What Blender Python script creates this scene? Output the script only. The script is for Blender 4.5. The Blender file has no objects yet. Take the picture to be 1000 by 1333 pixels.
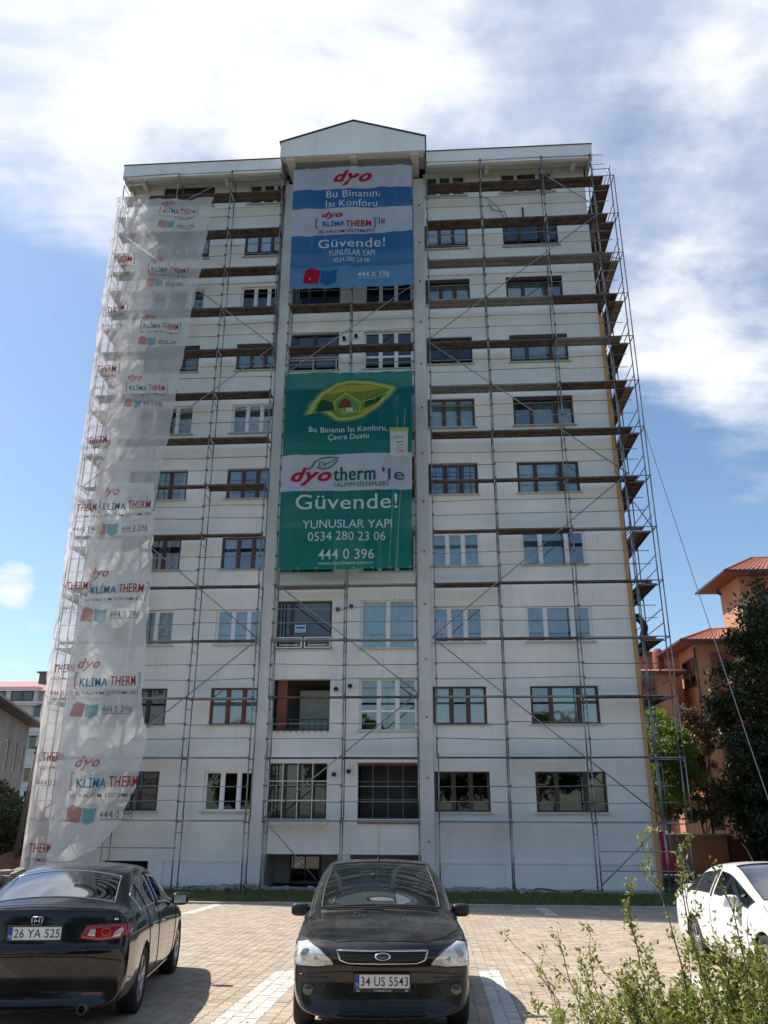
import bpy, bmesh, math, random
import numpy as np
from mathutils import Vector, Matrix, noise
from mathutils.bvhtree import BVHTree
R = math.radians
random.seed(11)
scene = bpy.context.scene
col = scene.collection

# ---------------------------------------------------------------- camera
cam_d = bpy.data.cameras.new('camera')
cam = bpy.data.objects.new('camera', cam_d)
col.objects.link(cam)
scene.camera = cam
cam_d.sensor_fit = 'VERTICAL'
cam_d.sensor_height = 24.0
cam_d.lens = 1031.9 / 1333 * 24.0
cam_d.clip_start = .1
cam_d.clip_end = 3000
yaw, pitch, roll = R(-3.712), R(20.035), R(0.162)
right = Vector((math.cos(yaw), -math.sin(yaw), 0))
fwd_h = Vector((math.sin(yaw), math.cos(yaw), 0))
fwd = fwd_h * math.cos(pitch) + Vector((0, 0, math.sin(pitch)))
up = -fwd_h * math.sin(pitch) + Vector((0, 0, math.cos(pitch)))
c_, s_ = math.cos(roll), math.sin(roll)
right2 = right * c_ + up * s_
up2 = up * c_ - right * s_
m3 = Matrix((right2, up2, -fwd)).transposed()
cam.matrix_world = Matrix.Translation((0, -28.465, 2.75)) @ m3.to_4x4()

# ---------------------------------------------------------------- sun and sky
SUN_EL, SUN_AZ = R(52), R(20)          # azimuth: angle of the shadow direction from +X towards -Y
sdir = Vector((math.cos(SUN_AZ) * math.cos(SUN_EL), -math.sin(SUN_AZ) * math.cos(SUN_EL), -math.sin(SUN_EL)))
sun_d = bpy.data.lights.new('sun', 'SUN')
sun_d.energy = 5.0
sun_d.angle = R(.53)
sun_d.color = (1.0, .95, .87)
sun = bpy.data.objects.new('sun', sun_d)
sun.rotation_euler = sdir.to_track_quat('-Z', 'Y').to_euler()
sun.location = (-20, 10, 40)
col.objects.link(sun)

world = bpy.data.worlds.new('World')
scene.world = world
world.use_nodes = True
wn, wl = world.node_tree.nodes, world.node_tree.links
wn.clear()
def WN(t, **k):
    n = wn.new(t)
    for a, v in k.items():
        if a.startswith('i_'):
            n.inputs[int(a[2:])].default_value = v
        else:
            setattr(n, a, v)
    return n
sky = WN('ShaderNodeTexSky', sky_type='NISHITA', sun_disc=False)
sky.sun_elevation = SUN_EL
tosun = -sdir
sky.sun_rotation = math.atan2(tosun.x, tosun.y)
sky.air_density = 1.0
sky.dust_density = .7
sky.ozone_density = 1.2
tc = WN('ShaderNodeTexCoord')
nrm = WN('ShaderNodeVectorMath', operation='NORMALIZE')
wl.new(tc.outputs['Generated'], nrm.inputs[0])
# cloud layer: project the view ray on a high plane so clouds shrink towards the horizon
sep = WN('ShaderNodeSeparateXYZ'); wl.new(nrm.outputs[0], sep.inputs[0])
zz = WN('ShaderNodeMath', operation='ADD', i_1=.18); wl.new(sep.outputs[2], zz.inputs[0])
zm = WN('ShaderNodeMath', operation='MAXIMUM', i_1=.06); wl.new(zz.outputs[0], zm.inputs[0])
dx = WN('ShaderNodeMath', operation='DIVIDE'); wl.new(sep.outputs[0], dx.inputs[0]); wl.new(zm.outputs[0], dx.inputs[1])
dy = WN('ShaderNodeMath', operation='DIVIDE'); wl.new(sep.outputs[1], dy.inputs[0]); wl.new(zm.outputs[0], dy.inputs[1])
cmb = WN('ShaderNodeCombineXYZ'); wl.new(dx.outputs[0], cmb.inputs[0]); wl.new(dy.outputs[0], cmb.inputs[1])
cn = WN('ShaderNodeTexNoise'); cn.inputs['Scale'].default_value = 2.6; cn.inputs['Detail'].default_value = 9
cn.inputs['Roughness'].default_value = .58; cn.inputs['Distortion'].default_value = .35
wl.new(cmb.outputs[0], cn.inputs['Vector'])
def math2(op, a, b, clamp=False):
    n = WN('ShaderNodeMath', operation=op); n.use_clamp = clamp
    for i, x in enumerate((a, b)):
        if isinstance(x, (int, float)): n.inputs[i].default_value = x
        else: wl.new(x, n.inputs[i])
    return n.outputs[0]
def blob(dirv, lo, hi, amt):
    """smooth lump of cloud cover round one direction of the sky"""
    d = Vector(dirv).normalized()
    dp = WN('ShaderNodeVectorMath', operation='DOT_PRODUCT'); wl.new(nrm.outputs[0], dp.inputs[0]); dp.inputs[1].default_value = d
    mr = WN('ShaderNodeMapRange', interpolation_type='SMOOTHSTEP'); wl.new(dp.outputs['Value'], mr.inputs[0])
    mr.inputs[1].default_value = math.cos(R(hi)); mr.inputs[2].default_value = math.cos(R(lo))
    mr.inputs[3].default_value = 0; mr.inputs[4].default_value = amt
    return mr.outputs[0]
SKYBLOBS = [((-.343, .586, .734), 3, 28, .15), ((.12, .60, .79), 6, 36, .15), ((.262, .81, .525), 1.0, 4.0, .22), ((.30, .66, .69), 5, 22, .09),
            ((.345, .838, .425), 2.0, 8, .12), ((-.444, .801, .401), 4, 18, -.3), ((-.478, .845, .232), .3, 2.2, .40),
            ((.287, .912, .294), 4, 12, -.18), ((.28, .74, .61), 3, 10, -.10), ((.25, .88, .40), 1.5, 6, -.12)]
smap = WN('ShaderNodeMapping'); smap.inputs['Rotation'].default_value = (0, 0, R(35)); smap.inputs['Scale'].default_value = (1.0, 3.2, 1); wl.new(cmb.outputs[0], smap.inputs[0])
cs = WN('ShaderNodeTexNoise'); cs.inputs['Scale'].default_value = 2.2; cs.inputs['Detail'].default_value = 10; cs.inputs['Roughness'].default_value = .62; cs.inputs['Distortion'].default_value = .8
wl.new(smap.outputs[0], cs.inputs['Vector'])
cn.inputs['Scale'].default_value = 3.6
base_n = math2('ADD', math2('MULTIPLY', cn.outputs[0], .62), math2('MULTIPLY', cs.outputs[0], .38))
cov = math2('ADD', base_n, .02)
for b in SKYBLOBS:
    cov = math2('ADD', cov, blob(*b))
dens = WN('ShaderNodeMapRange', interpolation_type='SMOOTHSTEP')
wl.new(cov, dens.inputs[0])
dens.inputs[1].default_value = .44; dens.inputs[2].default_value = .82
dens.inputs[3].default_value = 0; dens.inputs[4].default_value = 1
# cloud colour: bright edges and greyer thick parts
cn2 = WN('ShaderNodeTexNoise'); cn2.inputs['Scale'].default_value = 4.5; cn2.inputs['Detail'].default_value = 7
cn2.inputs['Roughness'].default_value = .55
mv = WN('ShaderNodeVectorMath', operation='ADD'); wl.new(cmb.outputs[0], mv.inputs[0]); mv.inputs[1].default_value = (3.1, 1.7, 0)
wl.new(mv.outputs[0], cn2.inputs['Vector'])
gr = WN('ShaderNodeMapRange', interpolation_type='SMOOTHSTEP')
g_in = math2('ADD', math2('ADD', cn2.outputs[0], blob((-.34, .62, .71), 5, 30, .17)), blob((.31, .83, .46), 2, 10, .14))
g_in = math2('ADD', g_in, blob((-.475, .845, .232), 2, 6, .3))
wl.new(g_in, gr.inputs[0])
gr.inputs[1].default_value = .42; gr.inputs[2].default_value = .70
ccol = WN('ShaderNodeMix', data_type='RGBA')
wl.new(gr.outputs[0], ccol.inputs[0])
ccol.inputs[6].default_value = (4.0, 4.75, 6.2, 1)
ccol.inputs[7].default_value = (8.2, 8.4, 8.7, 1)
tint = WN('ShaderNodeMix', data_type='RGBA', blend_type='MULTIPLY'); tint.inputs[0].default_value = 1
wl.new(sky.outputs[0], tint.inputs[6]); tint.inputs[7].default_value = (1.15, 1.25, 1.3, 1)
hz = WN('ShaderNodeMapRange', interpolation_type='SMOOTHSTEP'); wl.new(sep.outputs[2], hz.inputs[0]); hz.inputs[1].default_value = .0; hz.inputs[2].default_value = .16
dfin = math2('MULTIPLY', dens.outputs[0], hz.outputs[0])
smix = WN('ShaderNodeMix', data_type='RGBA')
wl.new(dfin, smix.inputs[0]); wl.new(tint.outputs[2], smix.inputs[6]); wl.new(ccol.outputs[2], smix.inputs[7])
bg = WN('ShaderNodeBackground'); bg.inputs['Strength'].default_value = .092
wl.new(smix.outputs[2], bg.inputs['Color'])
wo = WN('ShaderNodeOutputWorld'); wl.new(bg.outputs[0], wo.inputs[0])

vs = scene.view_settings
vs.view_transform = 'Standard'; vs.look = 'None'; vs.gamma = 1; vs.exposure = 0.5; vs.use_curve_mapping = False
scene.render.engine = 'CYCLES'
scene.cycles.max_bounces = 8
scene.cycles.transparent_max_bounces = 16

# ---------------------------------------------------------------- materials
MATS = {}
def mat(name, color, rough=.6, metal=0, var=0, vscale=3, bump=0, bscale=40, coat=0, trans=None, var2=None, spec=.5, attr=None, color2=None, dirt=0, stretch=(1, 1, 1)):
    if name in MATS: return MATS[name]
    m = bpy.data.materials.new(name); m.use_nodes = True
    nt = m.node_tree; n, l = nt.nodes, nt.links
    bs = n['Principled BSDF']
    col4 = (*color, 1)
    bs.inputs['Base Color'].default_value = col4
    bs.inputs['Roughness'].default_value = rough
    bs.inputs['Metallic'].default_value = metal
    bs.inputs['Specular IOR Level'].default_value = spec
    if coat:
        bs.inputs['Coat Weight'].default_value = coat; bs.inputs['Coat Roughness'].default_value = .03
    geo = n.new('ShaderNodeNewGeometry')
    mp = n.new('ShaderNodeMapping'); mp.inputs['Scale'].default_value = stretch
    l.new(geo.outputs['Position'], mp.inputs[0])
    out = None
    if var:
        t = n.new('ShaderNodeTexNoise'); t.inputs['Scale'].default_value = vscale; t.inputs['Detail'].default_value = 8
        t.inputs['Roughness'].default_value = .62
        l.new(mp.outputs[0], t.inputs['Vector'])
        mx = n.new('ShaderNodeMix'); mx.data_type = 'RGBA'
        mr = n.new('ShaderNodeMapRange'); mr.inputs[1].default_value = .3; mr.inputs[2].default_value = .7
        l.new(t.outputs[0], mr.inputs[0]); l.new(mr.outputs[0], mx.inputs[0])
        mx.inputs[6].default_value = tuple(c * (1 - var) for c in color) + (1,)
        mx.inputs[7].default_value = (*color2, 1) if color2 else tuple(min(1, c * (1 + var * .6)) for c in color) + (1,)
        out = mx.outputs[2]
        # roughness follows too
        rr = n.new('ShaderNodeMapRange'); rr.inputs[3].default_value = max(0, rough - .12); rr.inputs[4].default_value = min(1, rough + .1)
        l.new(t.outputs[0], rr.inputs[0]); l.new(rr.outputs[0], bs.inputs['Roughness'])
    if attr:
        at = n.new('ShaderNodeAttribute'); at.attribute_name = attr
        mx = n.new('ShaderNodeMix'); mx.data_type = 'RGBA'; mx.blend_type = 'MULTIPLY'; mx.inputs[0].default_value = 1
        if out: l.new(out, mx.inputs[6])
        else: mx.inputs[6].default_value = col4
        l.new(at.outputs['Color'], mx.inputs[7]); out = mx.outputs[2]
    if dirt:
        t = n.new('ShaderNodeTexNoise'); t.inputs['Scale'].default_value = .9; t.inputs['Detail'].default_value = 6
        mp2 = n.new('ShaderNodeMapping'); mp2.inputs['Scale'].default_value = (2.5, 2.5, .35)
        l.new(geo.outputs['Position'], mp2.inputs[0]); l.new(mp2.outputs[0], t.inputs['Vector'])
        mr = n.new('ShaderNodeMapRange'); mr.inputs[1].default_value = .5; mr.inputs[2].default_value = .75; mr.inputs[4].default_value = dirt
        l.new(t.outputs[0], mr.inputs[0])
        mx = n.new('ShaderNodeMix'); mx.data_type = 'RGBA'
        l.new(mr.outputs[0], mx.inputs[0])
        if out: l.new(out, mx.inputs[6])
        else: mx.inputs[6].default_value = col4
        mx.inputs[7].default_value = (.22, .19, .16, 1); out = mx.outputs[2]
    if out: l.new(out, bs.inputs['Base Color'])
    if bump:
        t = n.new('ShaderNodeTexNoise'); t.inputs['Scale'].default_value = bscale; t.inputs['Detail'].default_value = 6
        l.new(geo.outputs['Position'], t.inputs['Vector'])
        b = n.new('ShaderNodeBump'); b.inputs['Strength'].default_value = bump; b.inputs['Distance'].default_value = .02
        l.new(t.outputs[0], b.inputs['Height']); l.new(b.outputs[0], bs.inputs['Normal'])
    MATS[name] = m
    return m
def cloth_mat(name, color, opacity, transl=.4, var=.12):
    if name in MATS: return MATS[name]
    m = bpy.data.materials.new(name); m.use_nodes = True
    n, l = m.node_tree.nodes, m.node_tree.links; n.clear()
    o = n.new('ShaderNodeOutputMaterial'); tr = n.new('ShaderNodeBsdfTransparent'); d = n.new('ShaderNodeBsdfDiffuse'); tl = n.new('ShaderNodeBsdfTranslucent')
    a = n.new('ShaderNodeMixShader'); b = n.new('ShaderNodeMixShader')
    geo = n.new('ShaderNodeNewGeometry'); t = n.new('ShaderNodeTexNoise'); t.inputs['Scale'].default_value = 1.3; t.inputs['Detail'].default_value = 6
    l.new(geo.outputs['Position'], t.inputs['Vector'])
    mx = n.new('ShaderNodeMix'); mx.data_type = 'RGBA'; mx.inputs[6].default_value = tuple(c * (1 - var) for c in color) + (1,)
    mx.inputs[7].default_value = tuple(min(1, c * (1 + var)) for c in color) + (1,); l.new(t.outputs[0], mx.inputs[0])
    l.new(mx.outputs[2], d.inputs[0]); l.new(mx.outputs[2], tl.inputs[0])
    a.inputs[0].default_value = transl; l.new(d.outputs[0], a.inputs[1]); l.new(tl.outputs[0], a.inputs[2])
    mr = n.new('ShaderNodeMapRange'); mr.inputs[3].default_value = max(0, opacity - .07); mr.inputs[4].default_value = min(1, opacity + .07)
    l.new(t.outputs[0], mr.inputs[0]); l.new(mr.outputs[0], b.inputs[0])
    l.new(tr.outputs[0], b.inputs[1]); l.new(a.outputs[0], b.inputs[2]); l.new(b.outputs[0], o.inputs[0])
    MATS[name] = m
    return m
def glass_mat(name, tint, refl=.08, rough=.02, haze=0.0, hcol=(.3, .32, .33)):
    """window glass: see-through with a Fresnel mirror on top, and a little dust"""
    if name in MATS: return MATS[name]
    m = bpy.data.materials.new(name); m.use_nodes = True
    n, l = m.node_tree.nodes, m.node_tree.links; n.clear()
    o = n.new('ShaderNodeOutputMaterial'); tr = n.new('ShaderNodeBsdfTransparent'); tr.inputs[0].default_value = (*tint, 1)
    g = n.new('ShaderNodeBsdfGlossy'); g.inputs['Roughness'].default_value = rough; g.inputs[0].default_value = (.95, .97, 1, 1)
    f = n.new('ShaderNodeFresnel'); f.inputs[0].default_value = 1.5
    mr = n.new('ShaderNodeMapRange'); mr.inputs[3].default_value = refl; mr.inputs[4].default_value = 1.0
    l.new(f.outputs[0], mr.inputs[0])
    di = n.new('ShaderNodeBsdfDiffuse'); di.inputs[0].default_value = (*hcol, 1)
    a = n.new('ShaderNodeMixShader'); a.inputs[0].default_value = haze
    l.new(tr.outputs[0], a.inputs[1]); l.new(di.outputs[0], a.inputs[2])
    b = n.new('ShaderNodeMixShader'); l.new(mr.outputs[0], b.inputs[0]); l.new(a.outputs[0], b.inputs[1]); l.new(g.outputs[0], b.inputs[2])
    geo = n.new('ShaderNodeNewGeometry'); t = n.new('ShaderNodeTexNoise'); t.inputs['Scale'].default_value = 1.1
    l.new(geo.outputs['Position'], t.inputs['Vector'])
    bp = n.new('ShaderNodeBump'); bp.inputs['Strength'].default_value = .12; bp.inputs['Distance'].default_value = .03
    l.new(t.outputs[0], bp.inputs['Height']); l.new(bp.outputs[0], g.inputs['Normal'])
    l.new(b.outputs[0], o.inputs[0])
    MATS[name] = m
    return m
def leaf_mat(name, c1, c2, transl=.35):
    if name in MATS: return MATS[name]
    m = bpy.data.materials.new(name); m.use_nodes = True
    n, l = m.node_tree.nodes, m.node_tree.links; n.clear()
    o = n.new('ShaderNodeOutputMaterial'); d = n.new('ShaderNodeBsdfPrincipled'); tl = n.new('ShaderNodeBsdfTranslucent')
    at = n.new('ShaderNodeAttribute'); at.attribute_name = 'lv'
    mx = n.new('ShaderNodeMix'); mx.data_type = 'RGBA'; mx.inputs[6].default_value = (*c1, 1); mx.inputs[7].default_value = (*c2, 1)
    l.new(at.outputs['Fac'], mx.inputs[0]); l.new(mx.outputs[2], d.inputs['Base Color']); l.new(mx.outputs[2], tl.inputs[0])
    d.inputs['Roughness'].default_value = .5
    a = n.new('ShaderNodeMixShader'); a.inputs[0].default_value = transl
    l.new(d.outputs[0], a.inputs[1]); l.new(tl.outputs[0], a.inputs[2]); l.new(a.outputs[0], o.inputs[0])
    MATS[name] = m
    return m

# ---------------------------------------------------------------- mesh helpers
class MB:
    """collects quads, boxes and tubes of one part"""
    def __init__(s): s.v = []; s.f = []; s.m = []; s.sm = []
    def quad(s, *p, m=0, smooth=False):
        b = len(s.v); s.v += [tuple(q) for q in p]; s.f.append(tuple(range(b, b + len(p)))); s.m.append(m); s.sm.append(smooth)
    def box(s, x0, x1, y0, y1, z0, z1, m=0):
        b = len(s.v)
        s.v += [(x, y, z) for z in (z0, z1) for y in (y0, y1) for x in (x0, x1)]
        for f in ((0, 2, 3, 1), (4, 5, 7, 6), (0, 1, 5, 4), (1, 3, 7, 5), (3, 2, 6, 7), (2, 0, 4, 6)):
            s.f.append(tuple(b + i for i in f)); s.m.append(m); s.sm.append(False)
        return s
    def obox(s, c, ax, ay, az, m=0):
        """box from a centre and three half-axis vectors"""
        c, ax, ay, az = map(Vector, (c, ax, ay, az)); b = len(s.v)
        for k in (-1, 1):
            for j in (-1, 1):
                for i in (-1, 1): s.v.append(tuple(c + ax * i + ay * j + az * k))
        for f in ((0, 2, 3, 1), (4, 5, 7, 6), (0, 1, 5, 4), (1, 3, 7, 5), (3, 2, 6, 7), (2, 0, 4, 6)):
            s.f.append(tuple(b + i for i in f)); s.m.append(m); s.sm.append(False)
        return s
    def tube(s, p, q, r, n=6, r2=None, m=0, caps=True):
        p, q = Vector(p), Vector(q); r2 = r if r2 is None else r2
        d = (q - p).normalized(); a = d.orthogonal().normalized(); c = d.cross(a); b = len(s.v)
        for P, rr in ((p, r), (q, r2)):
            for i in range(n):
                t = 2 * math.pi * i / n; s.v.append(tuple(P + (a * math.cos(t) + c * math.sin(t)) * rr))
        for i in range(n):
            j = (i + 1) % n; s.f.append((b + i, b + j, b + n + j, b + n + i)); s.m.append(m); s.sm.append(True)
        if caps:
            s.f.append(tuple(b + n - 1 - i for i in range(n))); s.m.append(m); s.sm.append(False)
            s.f.append(tuple(b + n + i for i in range(n))); s.m.append(m); s.sm.append(False)
        return s
    def path(s, pts, r, n=6, r2=None, m=0, closed=False):
        pts = [Vector(p) for p in pts]; N = len(pts); b = len(s.v); a = None
        for k, P in enumerate(pts):
            d = ((pts[(k + 1) % N] if (k < N - 1 or closed) else P) - (pts[k - 1] if (k > 0 or closed) else P)).normalized()
            if a is None: a = d.orthogonal().normalized()
            a = (a - d * a.dot(d)).normalized(); c = d.cross(a)
            rr = r if r2 is None else r + (r2 - r) * k / (N - 1)
            for i in range(n):
                t = 2 * math.pi * i / n; s.v.append(tuple(P + (a * math.cos(t) + c * math.sin(t)) * rr))
        for k in range(N if closed else N - 1):
            k2 = (k + 1) % N
            for i in range(n):
                j = (i + 1) % n; s.f.append((b + k * n + i, b + k * n + j, b + k2 * n + j, b + k2 * n + i)); s.m.append(m); s.sm.append(True)
        return s
    def lathe(s, prof, c=(0, 0, 0), axis='z', n=24, m=0):
        """profile of (radius, height) turned round an axis"""
        b = len(s.v); c = Vector(c)
        for (r, h) in prof:
            for i in range(n):
                t = 2 * math.pi * i / n; a, e = r * math.cos(t), r * math.sin(t)
                s.v.append(tuple(c + (Vector((a, e, h)) if axis == 'z' else Vector((h, a, e)) if axis == 'x' else Vector((a, h, e)))))
        for k in range(len(prof) - 1):
            for i in range(n):
                j = (i + 1) % n; s.f.append((b + k * n + i, b + k * n + j, b + (k + 1) * n + j, b + (k + 1) * n + i)); s.m.append(m); s.sm.append(True)
        return s
    def poly_prism(s, pts, fn, d, m=0):
        """outline pts (u,v) mapped by fn(u,v,w): front face at w=0, thickness d"""
        N = len(pts); b = len(s.v)
        for w in (0, d): s.v += [tuple(fn(u, v, w)) for u, v in pts]
        s.f.append(tuple(range(b, b + N))); s.m.append(m); s.sm.append(False)
        s.f.append(tuple(b + N + i for i in reversed(range(N)))); s.m.append(m); s.sm.append(False)
        for i in range(N):
            j = (i + 1) % N; s.f.append((b + j, b + i, b + N + i, b + N + j)); s.m.append(m); s.sm.append(False)
        return s
    def grid(s, fn, nu, nv, m=0, smooth=True):
        b = len(s.v)
        for j in range(nv + 1):
            for i in range(nu + 1): s.v.append(tuple(fn(i / nu, j / nv)))
        for j in range(nv):
            for i in range(nu):
                a = b + j * (nu + 1) + i; s.f.append((a, a + 1, a + nu + 2, a + nu + 1)); s.m.append(m); s.sm.append(smooth)
        return s
    def mesh(s, name, mats, off=(0, 0, 0), attr=None):
        me = bpy.data.meshes.new(name)
        o = off
        me.from_pydata([(x - o[0], y - o[1], z - o[2]) for x, y, z in s.v], [], s.f)
        if not isinstance(mats, (list, tuple)): mats = [mats]
        for m in mats: me.materials.append(m)
        me.polygons.foreach_set('material_index', s.m); me.polygons.foreach_set('use_smooth', s.sm)
        if attr:
            an, vals = attr
            at = me.attributes.new(an, 'FLOAT', 'POINT'); at.data.foreach_set('value', vals)
        me.update()
        return me
    def build(s, name, mats, parent=None, kind=None, label=None, attr=None):
        """world coordinates in, object out; parents stand unrotated"""
        off = wloc(parent) if parent else (0, 0, 0)
        return link(name, s.mesh(name, mats, off, attr), parent, kind=kind, label=label)
WLOC = {}
def wloc(o):
    x = Vector((0, 0, 0))
    while o: x += Vector(o.location); o = o.parent
    return x
def link(name, me, parent=None, loc=None, kind=None, label=None, rot=None):
    o = bpy.data.objects.new(name, me); col.objects.link(o)
    if parent: o.parent = parent
    if loc is not None: o.location = loc
    if rot is not None: o.rotation_euler = rot
    if kind: o['kind'] = kind
    if label: o['label'] = label
    return o
def thing(name, label, cat, loc=(0, 0, 0), rz=0, group=None, rx=0):
    o = bpy.data.objects.new(name, None); col.objects.link(o); o.empty_display_size = .2
    o.location = loc; o.rotation_euler = (rx, 0, rz)
    return tag(o, label, cat, group)
def tag(o, label, cat, group=None):
    o['label'] = label; o['category'] = cat
    if group: o['group'] = group
    return o
def kids(o): return [c for c in bpy.data.objects if c.parent == o]
def copy_tree(o, parent=None):
    c = o.copy(); col.objects.link(c); c.parent = parent
    for ch in o.children: copy_tree(ch, c)
    return c

TXT = {}
def text_geo(s, shear=0, bold=0):
    """flat letter outlines normalised to their bounding box"""
    k = (s, shear, bold)
    if k not in TXT:
        cu = bpy.data.curves.new('t', 'FONT'); cu.body = s; cu.size = 1; cu.shear = shear; cu.offset = [0, .004, .004, .032][bold]; cu.resolution_u = 3
        if bold: cu.space_character = 1.0 + .04 * bold
        o = bpy.data.objects.new('t', cu); col.objects.link(o)
        dg = bpy.context.evaluated_depsgraph_get(); me = bpy.data.meshes.new_from_object(o.evaluated_get(dg))
        v = np.array([(p.co.x, p.co.y) for p in me.vertices]); f = [tuple(p.vertices) for p in me.polygons]
        bpy.data.objects.remove(o); bpy.data.curves.remove(cu); bpy.data.meshes.remove(me)
        lo, hi = v.min(0), v.max(0); v = (v - (lo + hi) / 2) / (hi - lo)
        TXT[k] = (v, f)
    return TXT[k]
def text_mb(s, cu, cv, w, h, fn, shear=0, bold=0, depth=0, mb=None, m=0):
    """letters centred on (cu,cv), size w x h, mapped onto a surface by fn(u,v)"""
    v, f = text_geo(s, shear, bold); mb = mb or MB(); b = len(mb.v)
    for k in range(3 if bold == 2 else 1):     # heavy letters: two more strokes a hair in front, shifted sideways
        b = len(mb.v); dx_ = (0, -.02, .02)[k] * h
        for a, c in v:
            q = fn(cu + a * w * (.97 if bold == 2 else 1) + dx_, cv + c * h); mb.v.append((q[0], q[1] - .002 * k, q[2]))
        mb.f += [tuple(b + i for i in q) for q in f]; mb.m += [m] * len(f); mb.sm += [False] * len(f)
    return mb
def lerp_tab(tab, z):
    if z <= tab[0][0]: return tab[0][1]
    for (a, x), (b, y) in zip(tab, tab[1:]):
        if z <= b: return x + (y - x) * (z - a) / (b - a)
    return tab[-1][1]

# ================================================================ THE GROUND
def gz(y):
    if y > -3.9: return 0.0
    return .042 * (-3.9 - max(y, -24.5))
soil = mat('soil', (.16, .13, .10), .95, var=.35, vscale=1.2, bump=.6, bscale=9)
gr = MB(); gr.quad((-900, -200, -.06), (900, -200, -.06), (900, 1500, -.06), (-900, 1500, -.06))
gr.build('ground', soil, kind='structure')
# bedding under the pavers: one sheet that follows the fall of the car park
sand = mat('joint_sand', (.09, .078, .066), .95, var=.4, vscale=12, bump=.3)
bed = MB()
ys = [-3.9, -10, -17, -24.5, -24.9]
for a, b in zip(ys, ys[1:]):
    bed.quad((-60, b, gz(b) - .014), (60, b, gz(b) - .014), (60, a, gz(a) - .014), (-60, a, gz(a) - .014))
lot = bed.build('parking_lot', sand, kind='structure')

# I-shaped interlocking pavers
paver_m = mat('concrete_paver', (.43, .345, .26), .85, var=.20, vscale=2.2, bump=.25, bscale=60, attr='pv', dirt=.38)
white_pv = mat('painted_paver', (.62, .59, .53), .7, var=.2, vscale=14, bump=.2, bscale=60, attr='pv', dirt=.3)
WE, WM, LP = .1625, .1375, .2
def paver_outline(g):
    a, b, h = WE / 2 - g, WM / 2 - g, LP / 2 - g - .0022
    rgt = [(a, -h), (a, -.066), (b, -.036), (b, .036), (a, .066), (a, h)]
    return rgt + [(-x, -y) for x, y in rgt]
o1, o0 = paver_outline(.0045), paver_outline(.002)
NV = len(o1)
pav_v = np.array([(x, y, 0) for x, y in o1] + [(x, y, -.007) for x, y in o0])
pav_f = [list(range(NV))] + [[NV + i, NV + (i + 1) % NV, (i + 1) % NV, i] for i in range(NV)]
def paver_mesh(val, m):
    me = bpy.data.meshes.new('paver'); me.from_pydata([tuple(v) for v in pav_v], [], pav_f); me.materials.append(m)
    at = me.attributes.new('pv', 'FLOAT_COLOR', 'POINT'); at.data.foreach_set('color', np.tile([*val, 1], len(pav_v)).astype('f'))
    return me
rng = np.random.default_rng(4)
def tone(): 
    b = rng.uniform(.86, 1.08); w = rng.uniform(-.03, .03)
    return (b * (1 + w), b, b * (1 - w))
pm = [paver_mesh(tone(), paver_m) for _ in range(9)]
pw = [paver_mesh(tone(), white_pv) for _ in range(5)]
PITCH = (WE + WM) / 2
LINES = [(-4.80, -30, -15.9), (-2.10, -30, -15.9), (.62, -30, -15.6), (3.32, -30, -15.6), (-6.20, -7.2, -4.0), (2.75, -6.6, -4.0), (-11.6, -7.2, -4.0)]
cells = []
nx0, nx1 = int(-14 / PITCH), int(13 / PITCH)
for i in range(nx0, nx1):
    x = i * PITCH
    y = -24.9 + (LP / 2 if i % 2 else 0)
    while y < -4.02:
        painted = any(abs(x - lx) < .155 and a < y < b for lx, a, b in LINES)
        cells.append((x, y, painted)); y += LP
def seen(x, y):
    p = Vector((x, y, gz(y))) - cam.location; d = p.dot(fwd); u = p.dot(right2) / d; w = p.dot(up2) / d
    return d > 0 and abs(u) < .49 and abs(w) < .65
pv_in = sorted([c for c in cells if seen(c[0], c[1])], key=lambda c: (Vector((c[0], c[1], gz(c[1]))) - cam.location).length)
single = set(pv_in[:290])
slope_rot = -math.atan(.042)
for (x, y, p) in pv_in[:290]:
    z = gz(y) + rng.uniform(-.002, .002)
    link('painted_paver' if p else 'paver', (pw if p else pm)[rng.integers(5 if p else 9)], lot, loc=(x, y, z), rot=(slope_rot, rng.normal() * .006, rng.normal() * .008))
rest = [c for c in cells if c not in single]
N = len(rest)
XY = np.array([(x, y) for x, y, _ in rest]); Z = .042 * (-3.9 - XY[:, 1]) + rng.uniform(-.002, .002, N)
V = pav_v[None, :, :] + np.zeros((N, 1, 1)); V[:, :, 2] += pav_v[None, :, 1] * -.042 + rng.normal(size=(N, 1)) * .008 * pav_v[None, :, 0]
V[:, :, 0] += XY[:, 0, None]; V[:, :, 1] += XY[:, 1, None]; V[:, :, 2] += Z[:, None]
me = bpy.data.meshes.new('pavers'); K = len(pav_v)
loops = np.concatenate([np.array(sum(pav_f, []))[None] + (np.arange(N) * K)[:, None]]).ravel()
sizes = np.tile([len(f) for f in pav_f], N)
me.vertices.add(N * K); me.vertices.foreach_set('co', V.ravel())
me.loops.add(len(loops)); me.loops.foreach_set('vertex_index', loops.astype('i'))
me.polygons.add(len(sizes)); me.polygons.foreach_set('loop_start', np.concatenate([[0], np.cumsum(sizes)[:-1]]).astype('i'))
me.polygons.foreach_set('material_index', np.repeat([int(p) for _, _, p in rest], len(pav_f)).astype('i'))
me.polygons.foreach_set('use_smooth', np.zeros(len(sizes), bool)); me.materials.append(paver_m); me.materials.append(white_pv); me.update(calc_edges=True)
at = me.attributes.new('pv', 'FLOAT_COLOR', 'POINT')
tn = np.array([tone() for _ in range(N)]); at.data.foreach_set('color', np.repeat(np.concatenate([tn, np.ones((N, 1))], 1), K, axis=0).astype('f').ravel())
link('paver', me, lot, kind='stuff')

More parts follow.
